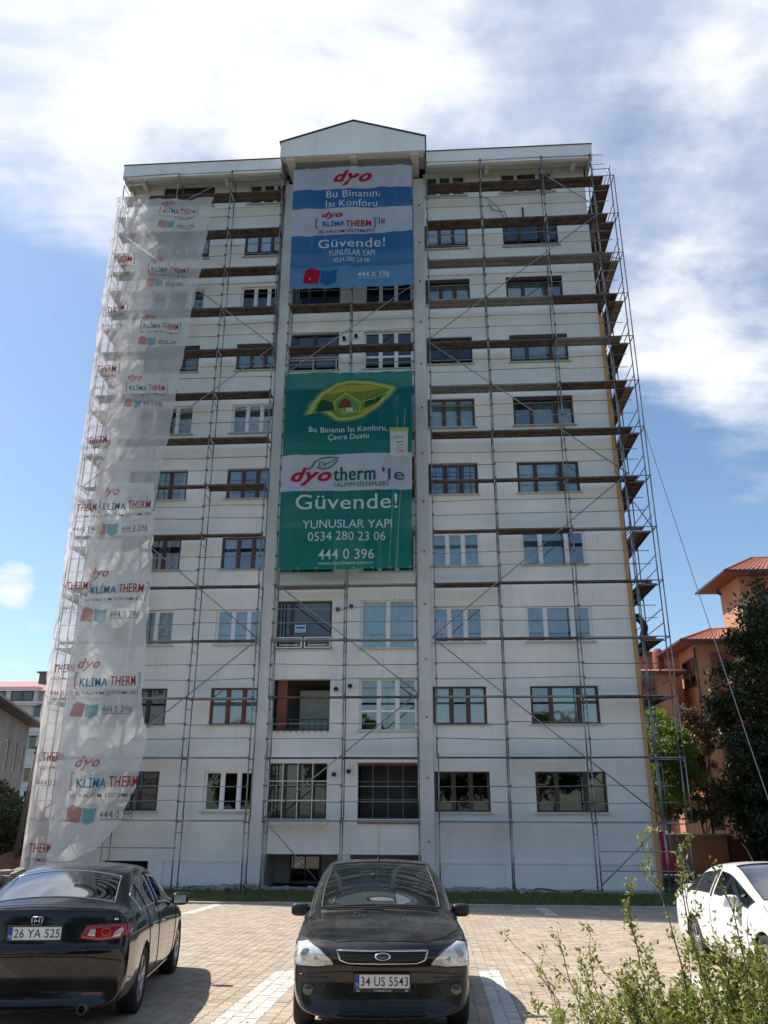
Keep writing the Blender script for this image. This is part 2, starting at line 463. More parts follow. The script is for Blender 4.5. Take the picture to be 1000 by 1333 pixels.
# kerb between car park and lawn, in one-metre stones
kerb_m = mat('kerb_concrete', (.42, .40, .37), .9, var=.2, vscale=5, bump=.3)
kb = MB(); kb.box(-40, 40, -3.86, -3.78, -.1, .01); kerb = kb.build('kerb', kerb_m, kind='structure')
ks = MB(); ks.box(.006, .994, 0, .14, -.06, .045); ksm = ks.mesh('kerb_stone', kerb_m)
for i in range(-14, 13):
    link('kerb_stone', ksm, kerb, loc=(i, -3.90 + rng.uniform(-.008, .008), rng.uniform(-.006, .006)))
lawn_m = mat('lawn_soil', (.07, .085, .035), .95, var=.5, vscale=2.5, bump=.5, bscale=20)
lw = MB()
def lawn_fn(u, v):
    x, y = -26 + 38 * u, -3.76 + 2.9 * v
    return (x, y, .012 + .03 * noise.noise((x * .8, y * .8, 0)) + .05 * v)
lw.grid(lawn_fn, 90, 10); lw.build('lawn', lawn_m, kind='structure')
NB = 52000
gx = rng.uniform(-16, 9, NB); gy = rng.uniform(-3.75, -.95, NB)
keep = np.array([noise.noise((x * .7, y * .9, 3)) + .5 * noise.noise((x * 3, y * 3, 1)) > -.38 for x, y in zip(gx, gy)])
gx, gy = gx[keep], gy[keep]; NB = len(gx)
h = rng.uniform(.035, .11, NB); an = rng.uniform(0, 6.28, NB); w = rng.uniform(.006, .014, NB)
gz0 = .012 + .05 * (gy + 3.76) / 2.9
P = np.zeros((NB, 3, 3)); P[:, 0, 0] = gx - np.cos(an) * w; P[:, 0, 1] = gy - np.sin(an) * w; P[:, 1, 0] = gx + np.cos(an) * w; P[:, 1, 1] = gy + np.sin(an) * w
P[:, 2, 0] = gx + rng.normal(size=NB) * .03; P[:, 2, 1] = gy + rng.normal(size=NB) * .03; P[:, :2, 2] = gz0[:, None] - .01; P[:, 2, 2] = gz0 + h
def tri_mesh(name, P, m, lv):
    n, k = P.shape[0], P.shape[1]
    me = bpy.data.meshes.new(name); me.vertices.add(n * k); me.vertices.foreach_set('co', P.astype('f').ravel())
    me.loops.add(n * k); me.loops.foreach_set('vertex_index', np.arange(n * k).astype('i'))
    me.polygons.add(n); me.polygons.foreach_set('loop_start', (np.arange(n) * k).astype('i'))
    me.materials.append(m); me.update(calc_edges=True)
    at = me.attributes.new('lv', 'FLOAT', 'POINT'); at.data.foreach_set('value', np.repeat(lv, k).astype('f'))
    return me
grass_m = leaf_mat('grass', (.07, .10, .025), (.22, .24, .08))
go = link('grass', tri_mesh('grass', P, grass_m, rng.uniform(0, 1, NB)), kind='stuff')
tag(go, 'strip of short green grass between the building and the car park', 'grass')

# pale concrete apron with mortar along the foot of the wall
apron_m = mat('mortar_apron', (.36, .35, .33), .95, var=.35, vscale=3, bump=.8, bscale=12)
ap = MB()
def apr(u, v):
    x = -15 + 22.4 * u; y = -.95 + .93 * v + (.16 * noise.noise((x * 1.3, 0, 0)) if v < .5 else 0)
    return (x, y, .05 + .03 * noise.noise((x * 2, y * 3, 5)) + .035 * v)
ap.grid(apr, 160, 8); ap.build('apron', apron_m, kind='structure')
def rubble(name, label, cx, cy, sx, sy, n, hmax, m, smin=.05, smax=.2, group=None):
    r = MB()
    for _ in range(n):
        x, y = cx + random.gauss(0, sx), cy + random.gauss(0, sy)
        d = math.exp(-((x - cx) / (sx * 1.6)) ** 2); s = random.uniform(smin, smax)
        z = (gz(y) + .05) + random.uniform(0, hmax) * d
        q = Matrix.Rotation(random.uniform(0, 6), 3, 'Z') @ Matrix.Rotation(random.uniform(-.5, .5), 3, 'X')
        r.obox((x, y, z), q @ Vector((s, 0, 0)), q @ Vector((0, s * random.uniform(.3, .9), 0)), q @ Vector((0, 0, s * random.uniform(.1, .4))))
    o = r.build(name, m, kind='stuff'); tag(o, label, 'rubble', group); return o
deb = mat('debris_grey', (.33, .31, .29), .95, var=.5, vscale=6, bump=.5)
deb2 = mat('debris_dark', (.09, .08, .07), .95, var=.5, vscale=6, bump=.5)
rubble('rubble', 'grey mortar lumps and board scraps left of the centre bay base', -6.6, -.8, .7, .2, 60, .15, deb)
rubble('rubble', 'thin strip of pale plaster scraps under the right inner windows', 1.2, -.7, 1.4, .12, 90, .06, deb)
rubble('rubble', 'dark wood and board offcuts heaped beyond the orange corner strip', 8.3, .5, .7, .8, 90, .35, deb2, .05, .3)
rubble('rubble', 'pale scraps piled in front of the open basement bay', -4.6, -.75, .9, .12, 60, .06, deb)
rubble('rubble', 'stones and timber offcuts behind the black saloon under the netting', -13.6, -2.2, 1.5, .5, 160, .55, mat('debris_mixed', (.26, .22, .18), .95, var=.5, vscale=5), .05, .28)
hose_m = mat('black_hose', (.02, .02, .022), .5)
def hose(label, x0, x1, y0, amp, seed, r=.022):
    rnd = random.Random(seed); pts = []
    n = 40
    for i in range(n):
        t = i / (n - 1); x = x0 + (x1 - x0) * t + .25 * math.sin(t * 9 + seed)
        pts.append((x, y0 + amp * math.sin(t * 11 + seed * 2), .10 + .04 * math.sin(t * 17 + seed)))
    o = MB().path(pts, r, 6).build('cable', hose_m); tag(o, label, 'cable')
hose('black cable lying in loops at the wall foot right of the centre bay', .3, 2.2, -.55, .13, 1)
hose('black cable lying between the two right scaffold lines', 2.6, 5.0, -.5, .12, 2)
hose('short dark cable on the apron left of the centre bay', -8.3, -6.0, -.6, .12, 3)

# grit, leaves and weeds that have gathered on the paving
gn = 2600; xs_ = rng.uniform(-8, 7, gn); ys_r = rng.uniform(-22.5, -4.2, gn); sz = rng.uniform(.006, .022, gn); an_ = rng.uniform(0, 6.28, gn)
zz_g = .042 * (-3.9 - ys_r) + .003
PG = np.zeros((gn, 4, 3))
for k_ in range(4):
    PG[:, k_, 0] = xs_ + sz * np.cos(an_ + k_ * 1.57); PG[:, k_, 1] = ys_r + sz * .6 * np.sin(an_ + k_ * 1.57); PG[:, k_, 2] = zz_g + rng.uniform(0, .008, gn)
lt = link('litter', tri_mesh('litter', PG, leaf_mat('litter', (.12, .09, .05), (.22, .18, .08), .1), rng.uniform(0, 1, gn)), kind='stuff'); tag(lt, 'dry leaf bits and grit scattered over the paving', 'litter')
wn_ = 5200; line = rng.integers(-50, 45, wn_); xs_ = line * PITCH + PITCH / 2 + rng.normal(size=wn_) * .008; ys_r = rng.uniform(-22, -4.2, wn_)
kp = np.array([noise.noise((x * .5, y * .35, 8)) > .18 for x, y in zip(xs_, ys_r)]); xs_, ys_r = xs_[kp], ys_r[kp]; wn_ = len(xs_); an_ = rng.uniform(0, 6.28, wn_)
PW = np.zeros((wn_, 3, 3)); zz_g = .042 * (-3.9 - ys_r) - .004
for k_, (r__, dz_) in enumerate(((.006, 0), (-.006, 0), (.018, .024))): PW[:, k_, 0] = xs_ + r__ * np.cos(an_); PW[:, k_, 1] = ys_r + r__ * np.sin(an_); PW[:, k_, 2] = zz_g + dz_
wd = link('weeds', tri_mesh('weeds', PW, grass_m, rng.uniform(0, 1, wn_)), kind='stuff'); tag(wd, 'tiny weeds growing in the paving joints', 'weeds')

# ================================================================ THE APARTMENT BUILDING UNDER RENOVATION
wall_m = bpy.data.materials.new('white_plaster'); wall_m.use_nodes = True
def plaster(m, c1, c2, patch):
    n, l = m.node_tree.nodes, m.node_tree.links; bs = n['Principled BSDF']; bs.inputs['Roughness'].default_value = .9; bs.inputs['Specular IOR Level'].default_value = .2
    geo = n.new('ShaderNodeNewGeometry')
    t = n.new('ShaderNodeTexNoise'); t.inputs['Scale'].default_value = .7; t.inputs['Detail'].default_value = 9; t.inputs['Roughness'].default_value = .6
    l.new(geo.outputs['Position'], t.inputs['Vector'])
    mr = n.new('ShaderNodeMapRange'); mr.inputs[1].default_value = .35; mr.inputs[2].default_value = .7; l.new(t.outputs[0], mr.inputs[0])
    mx = n.new('ShaderNodeMix'); mx.data_type = 'RGBA'; mx.inputs[6].default_value = (*c1, 1); mx.inputs[7].default_value = (*c2, 1); l.new(mr.outputs[0], mx.inputs[0])
    # faint trowelled bands where the insulation boards meet
    sp = n.new('ShaderNodeSeparateXYZ'); l.new(geo.outputs['Position'], sp.inputs[0])
    cb = n.new('ShaderNodeCombineXYZ'); l.new(sp.outputs[0], cb.inputs[0]); l.new(sp.outputs[2], cb.inputs[1]); l.new(sp.outputs[1], cb.inputs[2])
    br = n.new('ShaderNodeTexBrick'); l.new(cb.outputs[0], br.inputs['Vector'])
    br.inputs['Scale'].default_value = 1; br.inputs['Brick Width'].default_value = 1.0; br.inputs['Row Height'].default_value = .5; br.inputs['Mortar Size'].default_value = .02
    br.inputs['Mortar Smooth'].default_value = 1
    br.inputs[1].default_value = (1, 1, 1, 1); br.inputs[2].default_value = (.935, .945, .955, 1); br.inputs[3].default_value = (1 - patch,) * 3 + (1,)
    mm = n.new('ShaderNodeMix'); mm.data_type = 'RGBA'; mm.blend_type = 'MULTIPLY'; mm.inputs[0].default_value = .8
    l.new(mx.outputs[2], mm.inputs[6]); l.new(br.outputs[0], mm.inputs[7])
    # vertical rain streaks
    mp = n.new('ShaderNodeMapping'); mp.inputs['Scale'].default_value = (3.2, 3.2, .16); l.new(geo.outputs['Position'], mp.inputs[0])
    t3 = n.new('ShaderNodeTexNoise'); t3.inputs['Scale'].default_value = 1.4; t3.inputs['Detail'].default_value = 6; l.new(mp.outputs[0], t3.inputs['Vector'])
    m3_ = n.new('ShaderNodeMapRange'); m3_.inputs[1].default_value = .52; m3_.inputs[2].default_value = .78; m3_.inputs[4].default_value = .16; l.new(t3.outputs[0], m3_.inputs[0])
    m4 = n.new('ShaderNodeMix'); m4.data_type = 'RGBA'; l.new(m3_.outputs[0], m4.inputs[0]); l.new(mm.outputs[2], m4.inputs[6]); m4.inputs[7].default_value = (.40, .40, .39, 1)
    l.new(m4.outputs[2], bs.inputs['Base Color'])
    t2 = n.new('ShaderNodeTexNoise'); t2.inputs['Scale'].default_value = 14; t2.inputs['Detail'].default_value = 8; l.new(geo.outputs['Position'], t2.inputs['Vector'])
    bp = n.new('ShaderNodeBump'); bp.inputs['Strength'].default_value = .25; bp.inputs['Distance'].default_value = .01; l.new(t2.outputs[0], bp.inputs['Height']); l.new(bp.outputs[0], bs.inputs['Normal'])
plaster(wall_m, (.76, .745, .715), (.86, .845, .815), .04)
grey_m = bpy.data.materials.new('grey_plaster'); grey_m.use_nodes = True; plaster(grey_m, (.64, .635, .615), (.71, .705, .685), .03)
base_m = bpy.data.materials.new('lower_wall_plaster'); base_m.use_nodes = True; plaster(base_m, (.67, .67, .655), (.77, .77, .755), .05)
orange_m = mat('orange_insulation', (.62, .33, .12), .85, var=.15, vscale=3, bump=.2)
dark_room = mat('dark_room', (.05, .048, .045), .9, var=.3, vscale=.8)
soffit_m = mat('soffit_white', (.70, .70, .68), .85, var=.12, vscale=1.2)
fascia_m = mat('fascia_white', (.74, .75, .75), .7, var=.07, vscale=.8, dirt=.12)
capm = mat('roof_cap_metal', (.10, .09, .085), .5, metal=.3)
white_fr = mat('white_pvc', (.78, .78, .77), .4, var=.05, vscale=5)
brown_fr = mat('brown_pvc', (.085, .04, .028), .45, var=.15, vscale=5)
red_fr = mat('red_brown_wood', (.17, .045, .03), .5, var=.2, vscale=5)
darkbrown_fr = mat('dark_brown_pvc', (.045, .03, .025), .45, var=.15, vscale=5)
glassA = glass_mat('window_glass', (.72, .80, .80), .10)
glassD = glass_mat('dark_window_glass', (.30, .35, .36), .05)
cur_w = mat('white_curtain', (.80, .82, .82), .9, var=.1, vscale=4)
cur_g = mat('grey_green_curtain', (.50, .57, .55), .9, var=.12, vscale=4)
cur_b = mat('blue_grey_blind', (.42, .50, .58), .9, var=.1, vscale=4)
sill_m = mat('window_sill_stone', (.50, .50, .48), .7, var=.1)
rail_w = mat('white_railing_paint', (.72, .72, .70), .5)
rail_k = mat('black_railing_paint', (.03, .03, .03), .5)

XL, XR, YB = -13.3, 7.0, 8.0
CX = -3.15
bld = thing('apartment_building', 'tall ten-storey white apartment block wrapped in scaffolding and banners', 'apartment building', (CX, 0, 0))
HS = [2.416 + 2.85 * k for k in range(10)]; WH = 1.285
def wall_grid(mb, x0, x1, z0, z1, ops, Y=0.0, depth=.17, m=0, mr=0):
    xs = sorted({x0, x1, *[o[0] for o in ops], *[o[1] for o in ops]}); zs = sorted({z0, z1, *[o[2] for o in ops], *[o[3] for o in ops]})
    for a, b in zip(zs, zs[1:]):
        run = None
        for c, d in zip(xs, xs[1:]):
            hole = any(o[0] <= c and d <= o[1] and o[2] <= a and b <= o[3] for o in ops)
            if not hole: run = (run[0], d) if run else (c, d)
            if hole or d == xs[-1]:
                if run: mb.quad((run[0], Y, a), (run[1], Y, a), (run[1], Y, b), (run[0], Y, b), m=m)
                run = None
    for (a, b, c, d) in ops:
        e = Y + depth
        mb.quad((a, Y, c), (a, Y, d), (a, e, d), (a, e, c), m=mr); mb.quad((b, Y, d), (b, Y, c), (b, e, c), (b, e, d), m=mr)
        mb.quad((b, Y, c), (a, Y, c), (a, e, c), (b, e, c), m=mr); mb.quad((a, Y, d), (b, Y, d), (b, e, d), (a, e, d), m=mr)
WD = {'A': (-12.0, -9.642), 'B': (-8.056, -6.185 - .02), 'C': (-.128 + .02, 1.769), 'D': (3.29, 5.648)}
def op(c, k): return (*WD[c], HS[k], HS[k] + WH - (0.1 if k == 9 else 0))
w = MB()
ZT = 29.35
bas = (-11.3, -9.75, .36, .84)
ZB = 4.3        # below this the walls take a slightly greyer plaster
wall_grid(w, XL, -6.33, ZB, ZT, [op('A', k) for k in range(1, 10)] + [op('B', k) for k in range(1, 10)])
w.build('wing_wall', wall_m, bld); w = MB()
wall_grid(w, -.13, XR, ZB, ZT, [op('C', k) for k in range(1, 10)] + [op('D', k) for k in range(1, 10)])
w.build('wing_wall', wall_m, bld); w = MB()
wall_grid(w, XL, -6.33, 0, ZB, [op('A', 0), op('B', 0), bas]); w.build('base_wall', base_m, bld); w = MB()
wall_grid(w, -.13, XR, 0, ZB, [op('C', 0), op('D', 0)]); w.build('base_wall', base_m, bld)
# side and back walls, each a plain sheet butted to the front
s = MB(); s.quad((XL, YB, 0), (XL, 0, 0), (XL, 0, ZT), (XL, YB, ZT)); s.quad((XR, YB, 0), (XL, YB, 0), (XL, YB, ZT), (XR, YB, ZT)); s.build('side_wall', wall_m, bld)
s = MB(); s.quad((XR, 0, 0), (XR, YB, 0), (XR, YB, ZT), (XR, 0, ZT)); s.build('side_wall', orange_m, bld, label='orange insulation boards on the right flank')
# the orange board edge that shows at the right corner up to the ninth floor
s = MB(); s.box(XR + .002, XR + .13, -.05, .6, 0, 21.6); s.build('insulation_edge', orange_m, bld)
# recessed plinth panels
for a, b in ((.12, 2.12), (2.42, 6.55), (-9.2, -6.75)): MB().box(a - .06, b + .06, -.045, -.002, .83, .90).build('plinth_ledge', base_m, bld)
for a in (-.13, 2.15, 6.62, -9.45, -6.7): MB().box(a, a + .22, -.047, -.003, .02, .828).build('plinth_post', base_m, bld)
# centre bay: two pilasters and balcony fronts between them
for a, b in ((-6.33, -5.85), (-.58, -.13)):
    p = MB(); p.box(a, b, -.13, .5, 0, 29.0); p.build('pilaster', grey_m, bld)
CL, CR = (-5.80, -3.75), (-2.72, -.66)
cops = []
for k in range(10):
    z0 = 2.18 + 2.875 * k - (.1 if k == 9 else 0); cops += [(*CL, z0, z0 + 1.79), (*CR, z0, z0 + 1.79)]
cz = [c[2] for c in cops[::2]]
cops = [(a, b, c, min(d, 29.5)) for a, b, c, d in cops]
w = MB(); wall_grid(w, -5.85, -.58, 1.08, 29.6, cops, Y=.02, depth=.25)
w.quad((-5.85, .02, 1.08), (-.58, .02, 1.08), (-.58, 2.2, 1.08), (-5.85, 2.2, 1.08))
w.build('balcony_front', wall_m, bld)
# open basement bay below the balconies
bm_ = MB(); bm_.quad((-5.85, 2.2, 0), (-.58, 2.2, 0), (-.58, 2.2, 1.08), (-5.85, 2.2, 1.08)); bm_.quad((-5.85, .5, 0), (-5.85, 2.2, 0), (-5.85, 2.2, 1.08), (-5.85, .5, 1.08)); bm_.quad((-.58, 2.2, 0), (-.58, .5, 0), (-.58, .5, 1.08), (-.58, 2.2, 1.08))
bm_.build('basement_wall', mat('basement_render', (.33, .33, .32), .9, var=.25, vscale=1.5, bump=.3), bld)
MB().box(-3.35, -2.95, .05, .45, 0, 1.078).build('basement_post', grey_m, bld)
dr = MB().box(-5.3, -4.2, 2.12, 2.19, .05, .95).build('basement_window', darkbrown_fr, bld)
for x in (-5.24, -4.73): MB().box(x, x + .46, 2.10, 2.115, .12, .88).build('pane', glassD, dr)
# dark rooms behind the openings
rm = MB()
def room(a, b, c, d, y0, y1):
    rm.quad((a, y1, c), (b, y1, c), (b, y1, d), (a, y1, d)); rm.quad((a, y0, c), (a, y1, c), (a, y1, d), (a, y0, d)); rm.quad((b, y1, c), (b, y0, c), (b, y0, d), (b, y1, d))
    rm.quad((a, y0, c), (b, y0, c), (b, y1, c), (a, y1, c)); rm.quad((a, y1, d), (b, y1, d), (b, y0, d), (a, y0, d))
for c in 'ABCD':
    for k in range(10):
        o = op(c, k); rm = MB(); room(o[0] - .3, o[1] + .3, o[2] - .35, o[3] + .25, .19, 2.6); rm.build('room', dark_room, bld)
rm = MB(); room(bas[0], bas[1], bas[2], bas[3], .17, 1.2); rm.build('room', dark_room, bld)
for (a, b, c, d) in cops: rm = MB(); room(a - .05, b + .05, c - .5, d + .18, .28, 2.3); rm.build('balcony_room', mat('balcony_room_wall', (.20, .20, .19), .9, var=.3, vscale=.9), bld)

# ---- windows
FRM = {'w': white_fr, 'b': brown_fr, 'r': red_fr, 'k': darkbrown_fr}
CACHE = {}
def window(parent, x0, x1, z0, z1, y, fr, splits, curt=None, glass=None, grille=0, sill=True, transom=None, name='window', top_gap=0):
    """frame mesh with sub-parts: panes, curtains, sill, grille"""
    W, H = round(x1 - x0, 3), round(z1 - z0, 3); t = .055; mw = .085 if len(splits) < 4 else .06
    key = (W, H, fr, tuple(splits), transom)
    if key not in CACHE:
        f = MB(); f.box(0, W, 0, .07, 0, t); f.box(0, W, 0, .07, H - t, H); f.box(0, t, 0, .07, t, H - t); f.box(W - t, W, 0, .07, t, H - t)
        xs = [t] + [t + (W - 2 * t) * q for q in np.cumsum(splits)[:-1] / sum(splits)] + [W - t]
        for x in xs[1:-1]: f.box(x - mw / 2, x + mw / 2, -.006, .068, t, H - t)
        zs = [t, H - t]
        if transom:
            zs = [t, H * transom, H - t]
            for a, b in zip(xs, xs[1:]): f.box(a + .045, b - .045, -.002, .064, H * transom - .04, H * transom + .04)
        for a, b in zip(xs, xs[1:]):       # opening sashes stand a little proud
            a2, b2 = a + (mw / 2 if a > t else 0), b - (mw / 2 if b < W - t else 0)
            f.box(a2 + .002, a2 + .038, .012, .060, t, H - t); f.box(b2 - .038, b2 - .002, .012, .060, t, H - t)
        CACHE[key] = (f.mesh('window_frame', FRM[fr]), xs, zs)
    me, xs, zs = CACHE[key]
    base = wloc(parent)
    o = link(name, me, parent, loc=Vector((x0, y, z0)) - base)
    for a, b in zip(xs, xs[1:]):
        for c, d in zip(zs, zs[1:]):
            pk = ('p', round(b - a, 3), round(d - c, 3), glass or 'A')
            if pk not in CACHE: CACHE[pk] = MB().box(0, b - a, 0, .008, 0, d - c).mesh('pane', glassD if glass == 'D' else glassA)
            link('pane', CACHE[pk], o, loc=(a, .034, c))
    if curt:
        mc = {'w': cur_w, 'g': cur_g, 'b': cur_b}[curt[0]]
        for (fa, fb, ft) in curt[1]:
            cu = MB(); X0, X1 = W * fa, W * fb; n = max(8, int((X1 - X0) * 26)); ph = random.uniform(0, 6); zb = H * (1 - ft)
            def cf(u, v): return (X0 + (X1 - X0) * u, .14 + .022 * math.sin(u * n * .9 + ph) + .012 * math.sin(u * n * 2.1), zb + (H - zb) * v)
            cu.grid(cf, n * 2, 1); link('curtain', cu.mesh('curtain', mc), o)
    if sill:
        sk = ('s', W)
        if sk not in CACHE: CACHE[sk] = MB().box(-.07, W + .07, -.21, -.012, -.052, -.008).mesh('sill', sill_m)
        link('sill', CACHE[sk], o)
    if grille:
        g = MB(); n = grille
        for i in range(n + 1): g.tube((W * i / n, -.15, .0), (W * i / n, -.15, H), .009, 5)
        for z in (0.02, H * .35, H * .68, H - .02): g.tube((0, -.15, z), (W, -.15, z), .011, 5)
        link('grille', g.mesh('grille', rail_w if grille < 6 else rail_k), o)
    return o
full = [(0.02, .98, 1)]; sides = [(.03, .36, 1), (.64, .97, 1)]; left = [(.03, .62, 1)]; low = [(.03, .97, .55)]
three = (1, 1, 1); D3 = (.29, .43, .28)
spec = {
 'C': ['k', 'b', 'w', 'w', 'k', 'b', 'k', 'b', 'b', 'w'], 'D': ['k', 'b', 'w', 'w', 'k', 'b', 'b', 'b', 'k', 'w'],
 'B': ['w', 'r', 'w', 'b', 'b', 'w', 'b', 'w', 'b', 'w'], 'A': ['k', 'k', 'w', 'b', 'b', 'w', 'b', 'w', 'k', 'k']}
cur = {
 'C': [None, ('w', sides), ('b', [(.03, .97, .8)]), ('w', [(.05, .95, .95)]), ('b', full), ('w', full), ('b', [(.03, .97, .5)]), ('g', full), ('b', sides), ('w', low)],
 'D': [None, ('w', [(.30, .98, 1)]), ('g', [(.03, .97, .75)]), ('b', [(.03, .72, .9)]), ('w', full), ('g', [(.25, .98, 1)]), ('g', full), ('g', [(.03, .75, 1)]), None, ('w', [(.3, .7, 1)])],
 'B': [None, ('w', full), ('w', full), ('b', sides), ('b', sides), ('b', [(.03, .97, .6)]), ('g', full), None, ('w', [(.03, .64, .7)]), ('w', [(.2, .8, 1)])],
 'A': [None, None, ('g', [(.5, .98, 1)]), ('g', [(.6, .8, 1)]), ('w', full), ('g', [(.7, .98, 1)]), ('g', full), ('b', [(.6, .98, 1)]), ('g', full), None]}
desc = {'k': 'dark brown', 'b': 'brown', 'w': 'white', 'r': 'red-brown'}
for c in 'ABCD':
    for k in range(10):
        o = op(c, k); fr = spec[c][k]
        gl = 'D' if (k == 0 or (c, k) in (('D', 8), ('B', 7), ('C', 6))) else None
        window(bld, o[0], o[1], o[2], o[3], .10, fr, D3 if c in 'AD' else three, cur[c][k], gl, grille=7 if (c, k) == ('C', 4) else 0)
# roller shutter boxes that show above some windows
sb = MB()
for c, k in (('D', 7), ('B', 6), ('A', 6), ('C', 7), ('D', 5), ('D', 6)):
    o = op(c, k); sb.box(o[0] + .01, o[1] - .01, .0, .095, o[3] - .17, o[3] - .01)
sb.build('shutter_box', darkbrown_fr, bld)
# centre bay fittings
def rail(parent, x0, x1, z0, h, m, n, y=-.06, style='bars'):
    g = MB(); g.box(x0, x1, y - .02, y + .02, z0 + h - .04, z0 + h); g.box(x0, x1, y - .015, y + .015, z0 + .05, z0 + .08)
    for i in range(n + 1):
        x = x0 + .02 + (x1 - x0 - .04) * i / n; g.box(x - .012, x + .012, y - .012, y + .012, z0 - .05, z0 + h - .04)
    return g.build('balcony_rail', m, parent)
def cwin(side, k, fr, splits, curt=None, glass=None, transom=None, grille=0):
    a, b = CL if side == 'L' else CR; return window(bld, a, b, cz[k], min(cz[k] + 1.79, 29.5), .16, fr, splits, curt, glass, grille, True, transom)
cwin('R', 1, 'w', three, ('w', [(.3, .65, .6)]), None, .38); cwin('R', 2, 'w', (1, 1), ('w', full))
cwin('R', 6, 'w', three, ('b', [(.03, .97, .5)]), 'D', .35)
for k in (3, 4, 5, 7, 8, 9): cwin('R', k, 'w' if k % 2 else 'b', three, ('g', full) if k < 9 else None, 'D')
cwin('L', 0, 'k', (1, 1, 1, 1), None, 'D'); cwin('L', 2, 'k', (1, 3), ('g', [(.32, .95, .8)]), 'D'); cwin('L', 6, 'k', (1, 1), ('g', full), 'D')
for k in (3, 4, 5, 7, 8, 9): cwin('L', k, 'b' if k % 2 else 'w', three, ('g', full) if k < 9 else None, 'D')
# barred windows on the lowest floor
def bars(x0, x1, z0, z1, y, m, n, name='window_grille'):
    g = MB(); 
    for i in range(n + 1): x = x0 + (x1 - x0) * i / n; g.box(x - .014, x + .014, y - .014, y + .014, z0, z1)
    for z in (z0, z0 + (z1 - z0) * .34, z0 + (z1 - z0) * .67, z1): g.box(x0 - .014, x1 + .014, y - .032, y - .015, z - .014, z + .014)
    return g.build(name, m, bld)
MB().box(CR[0] + .02, CR[1] - .02, .9, .93, cz[0] - .4, cz[0] + 1.9).build('balcony_back_wall', dark_room, bld)
bars(CL[0], CL[1], cz[0] - .05, cz[0] + 1.82, -.10, rail_w, 4); bars(CR[0], CR[1], cz[0] + .02, cz[0] + 1.77, .06, mat('dark_grille_paint', (.10, .11, .11), .6), 4)
MB().box(CR[0], CR[1], -.02, .015, cz[0] + 1.72, cz[0] + 1.80).build('lintel_strip', red_fr, bld)
MB().box(CL[0], CL[1], -.16, .015, cz[0] - .2, cz[0] - .06).build('flower_shelf', rail_w, bld)
MB().box(CR[0], CR[1], -.05, .015, cz[0] - .14, cz[0] - .03).build('flower_shelf', red_fr, bld)
# second balcony: red-brown post, black rail
MB().box(CL[0] + .12, CL[0] + .46, .30, .6, cz[1] - .3, cz[1] + 1.85).build('balcony_post', mat('red_brown_panel', (.24, .06, .03), .6, var=.2), bld)
rail(bld, CL[0] + .02, CL[1] - .02, cz[1] - .02, .42, rail_k, 9); MB().box(CL[0] + .7, CL[1] - .1, 1.7, 1.75, cz[1], cz[1] + 1.6).build('balcony_window', cur_g, bld)
# third balcony: white rail with two boxes in it
g = MB()
for a, b in ((CL[0] + .02, -4.82), (-4.74, CL[1] - .02)):
    g.box(a, b, -.07, -.04, cz[2] + .38, cz[2] + .42); g.box(a, b, -.07, -.04, cz[2] + .02, cz[2] + .06); g.box(a, a + .04, -.07, -.04, cz[2] + .06, cz[2] + .38); g.box(b - .04, b, -.07, -.04, cz[2] + .06, cz[2] + .38)
    g.box(a + .14, b - .14, -.065, -.045, cz[2] + .28, cz[2] + .305); g.box(a + .14, b - .14, -.065, -.045, cz[2] + .12, cz[2] + .145)
g.build('balcony_rail', rail_w, bld, label='white rail of two framed panels')
sg = MB().box(-5.12, -4.72, .12, .135, cz[2] + .62, cz[2] + .9).build('window_notice', mat('notice_blue', (.45, .62, .75), .6), bld)
MB().box(-5.08, -4.76, .117, .119, cz[2] + .76, cz[2] + .84).build('print_mark', mat('notice_ink', (.03, .10, .3), .6), sg)
MB().box(-5.06, -4.78, .117, .119, cz[2] + .67, cz[2] + .69).build('print_mark', mat('notice_ink', (.03, .10, .3), .6), sg)
g = MB(); g.tube((CL[0] - .2, -.3, cz[6] + .42), (CL[1] + .1, -.3, cz[6] + .42), .02); g.tube((CL[0] - .2, -.3, cz[6] + .30), (CL[1] + .1, -.3, cz[6] + .30), .014)
for x in (-5.75, -4.75, -3.8): g.tube((x, -.3, cz[6] - .25), (x, -.3, cz[6] + .42), .018)
g.build('balcony_rail', rail_w, bld, label='white tube rail on thin posts')
# flue vents in the strip between the balconies
for k in (0, 1, 2, 3, 6):
    for j, (x, dz) in enumerate(((-3.53, 1.42), (-3.03, 1.52))):
        v = MB().lathe([(.05, .02), (.05, -.16), (.075, -.16), (.075, -.05), (.03, -.05)], (x, 0, cz[k] + dz), 'y', 14); v.build('flue_vent', rail_k, bld)
# small pegs on the pilasters
for k in range(14):
    MB().tube((-.33, -.13, 1.5 + 2 * k), (-.33, -.19, 1.5 + 2 * k), .03, 8).build('wall_anchor', rail_k, bld)
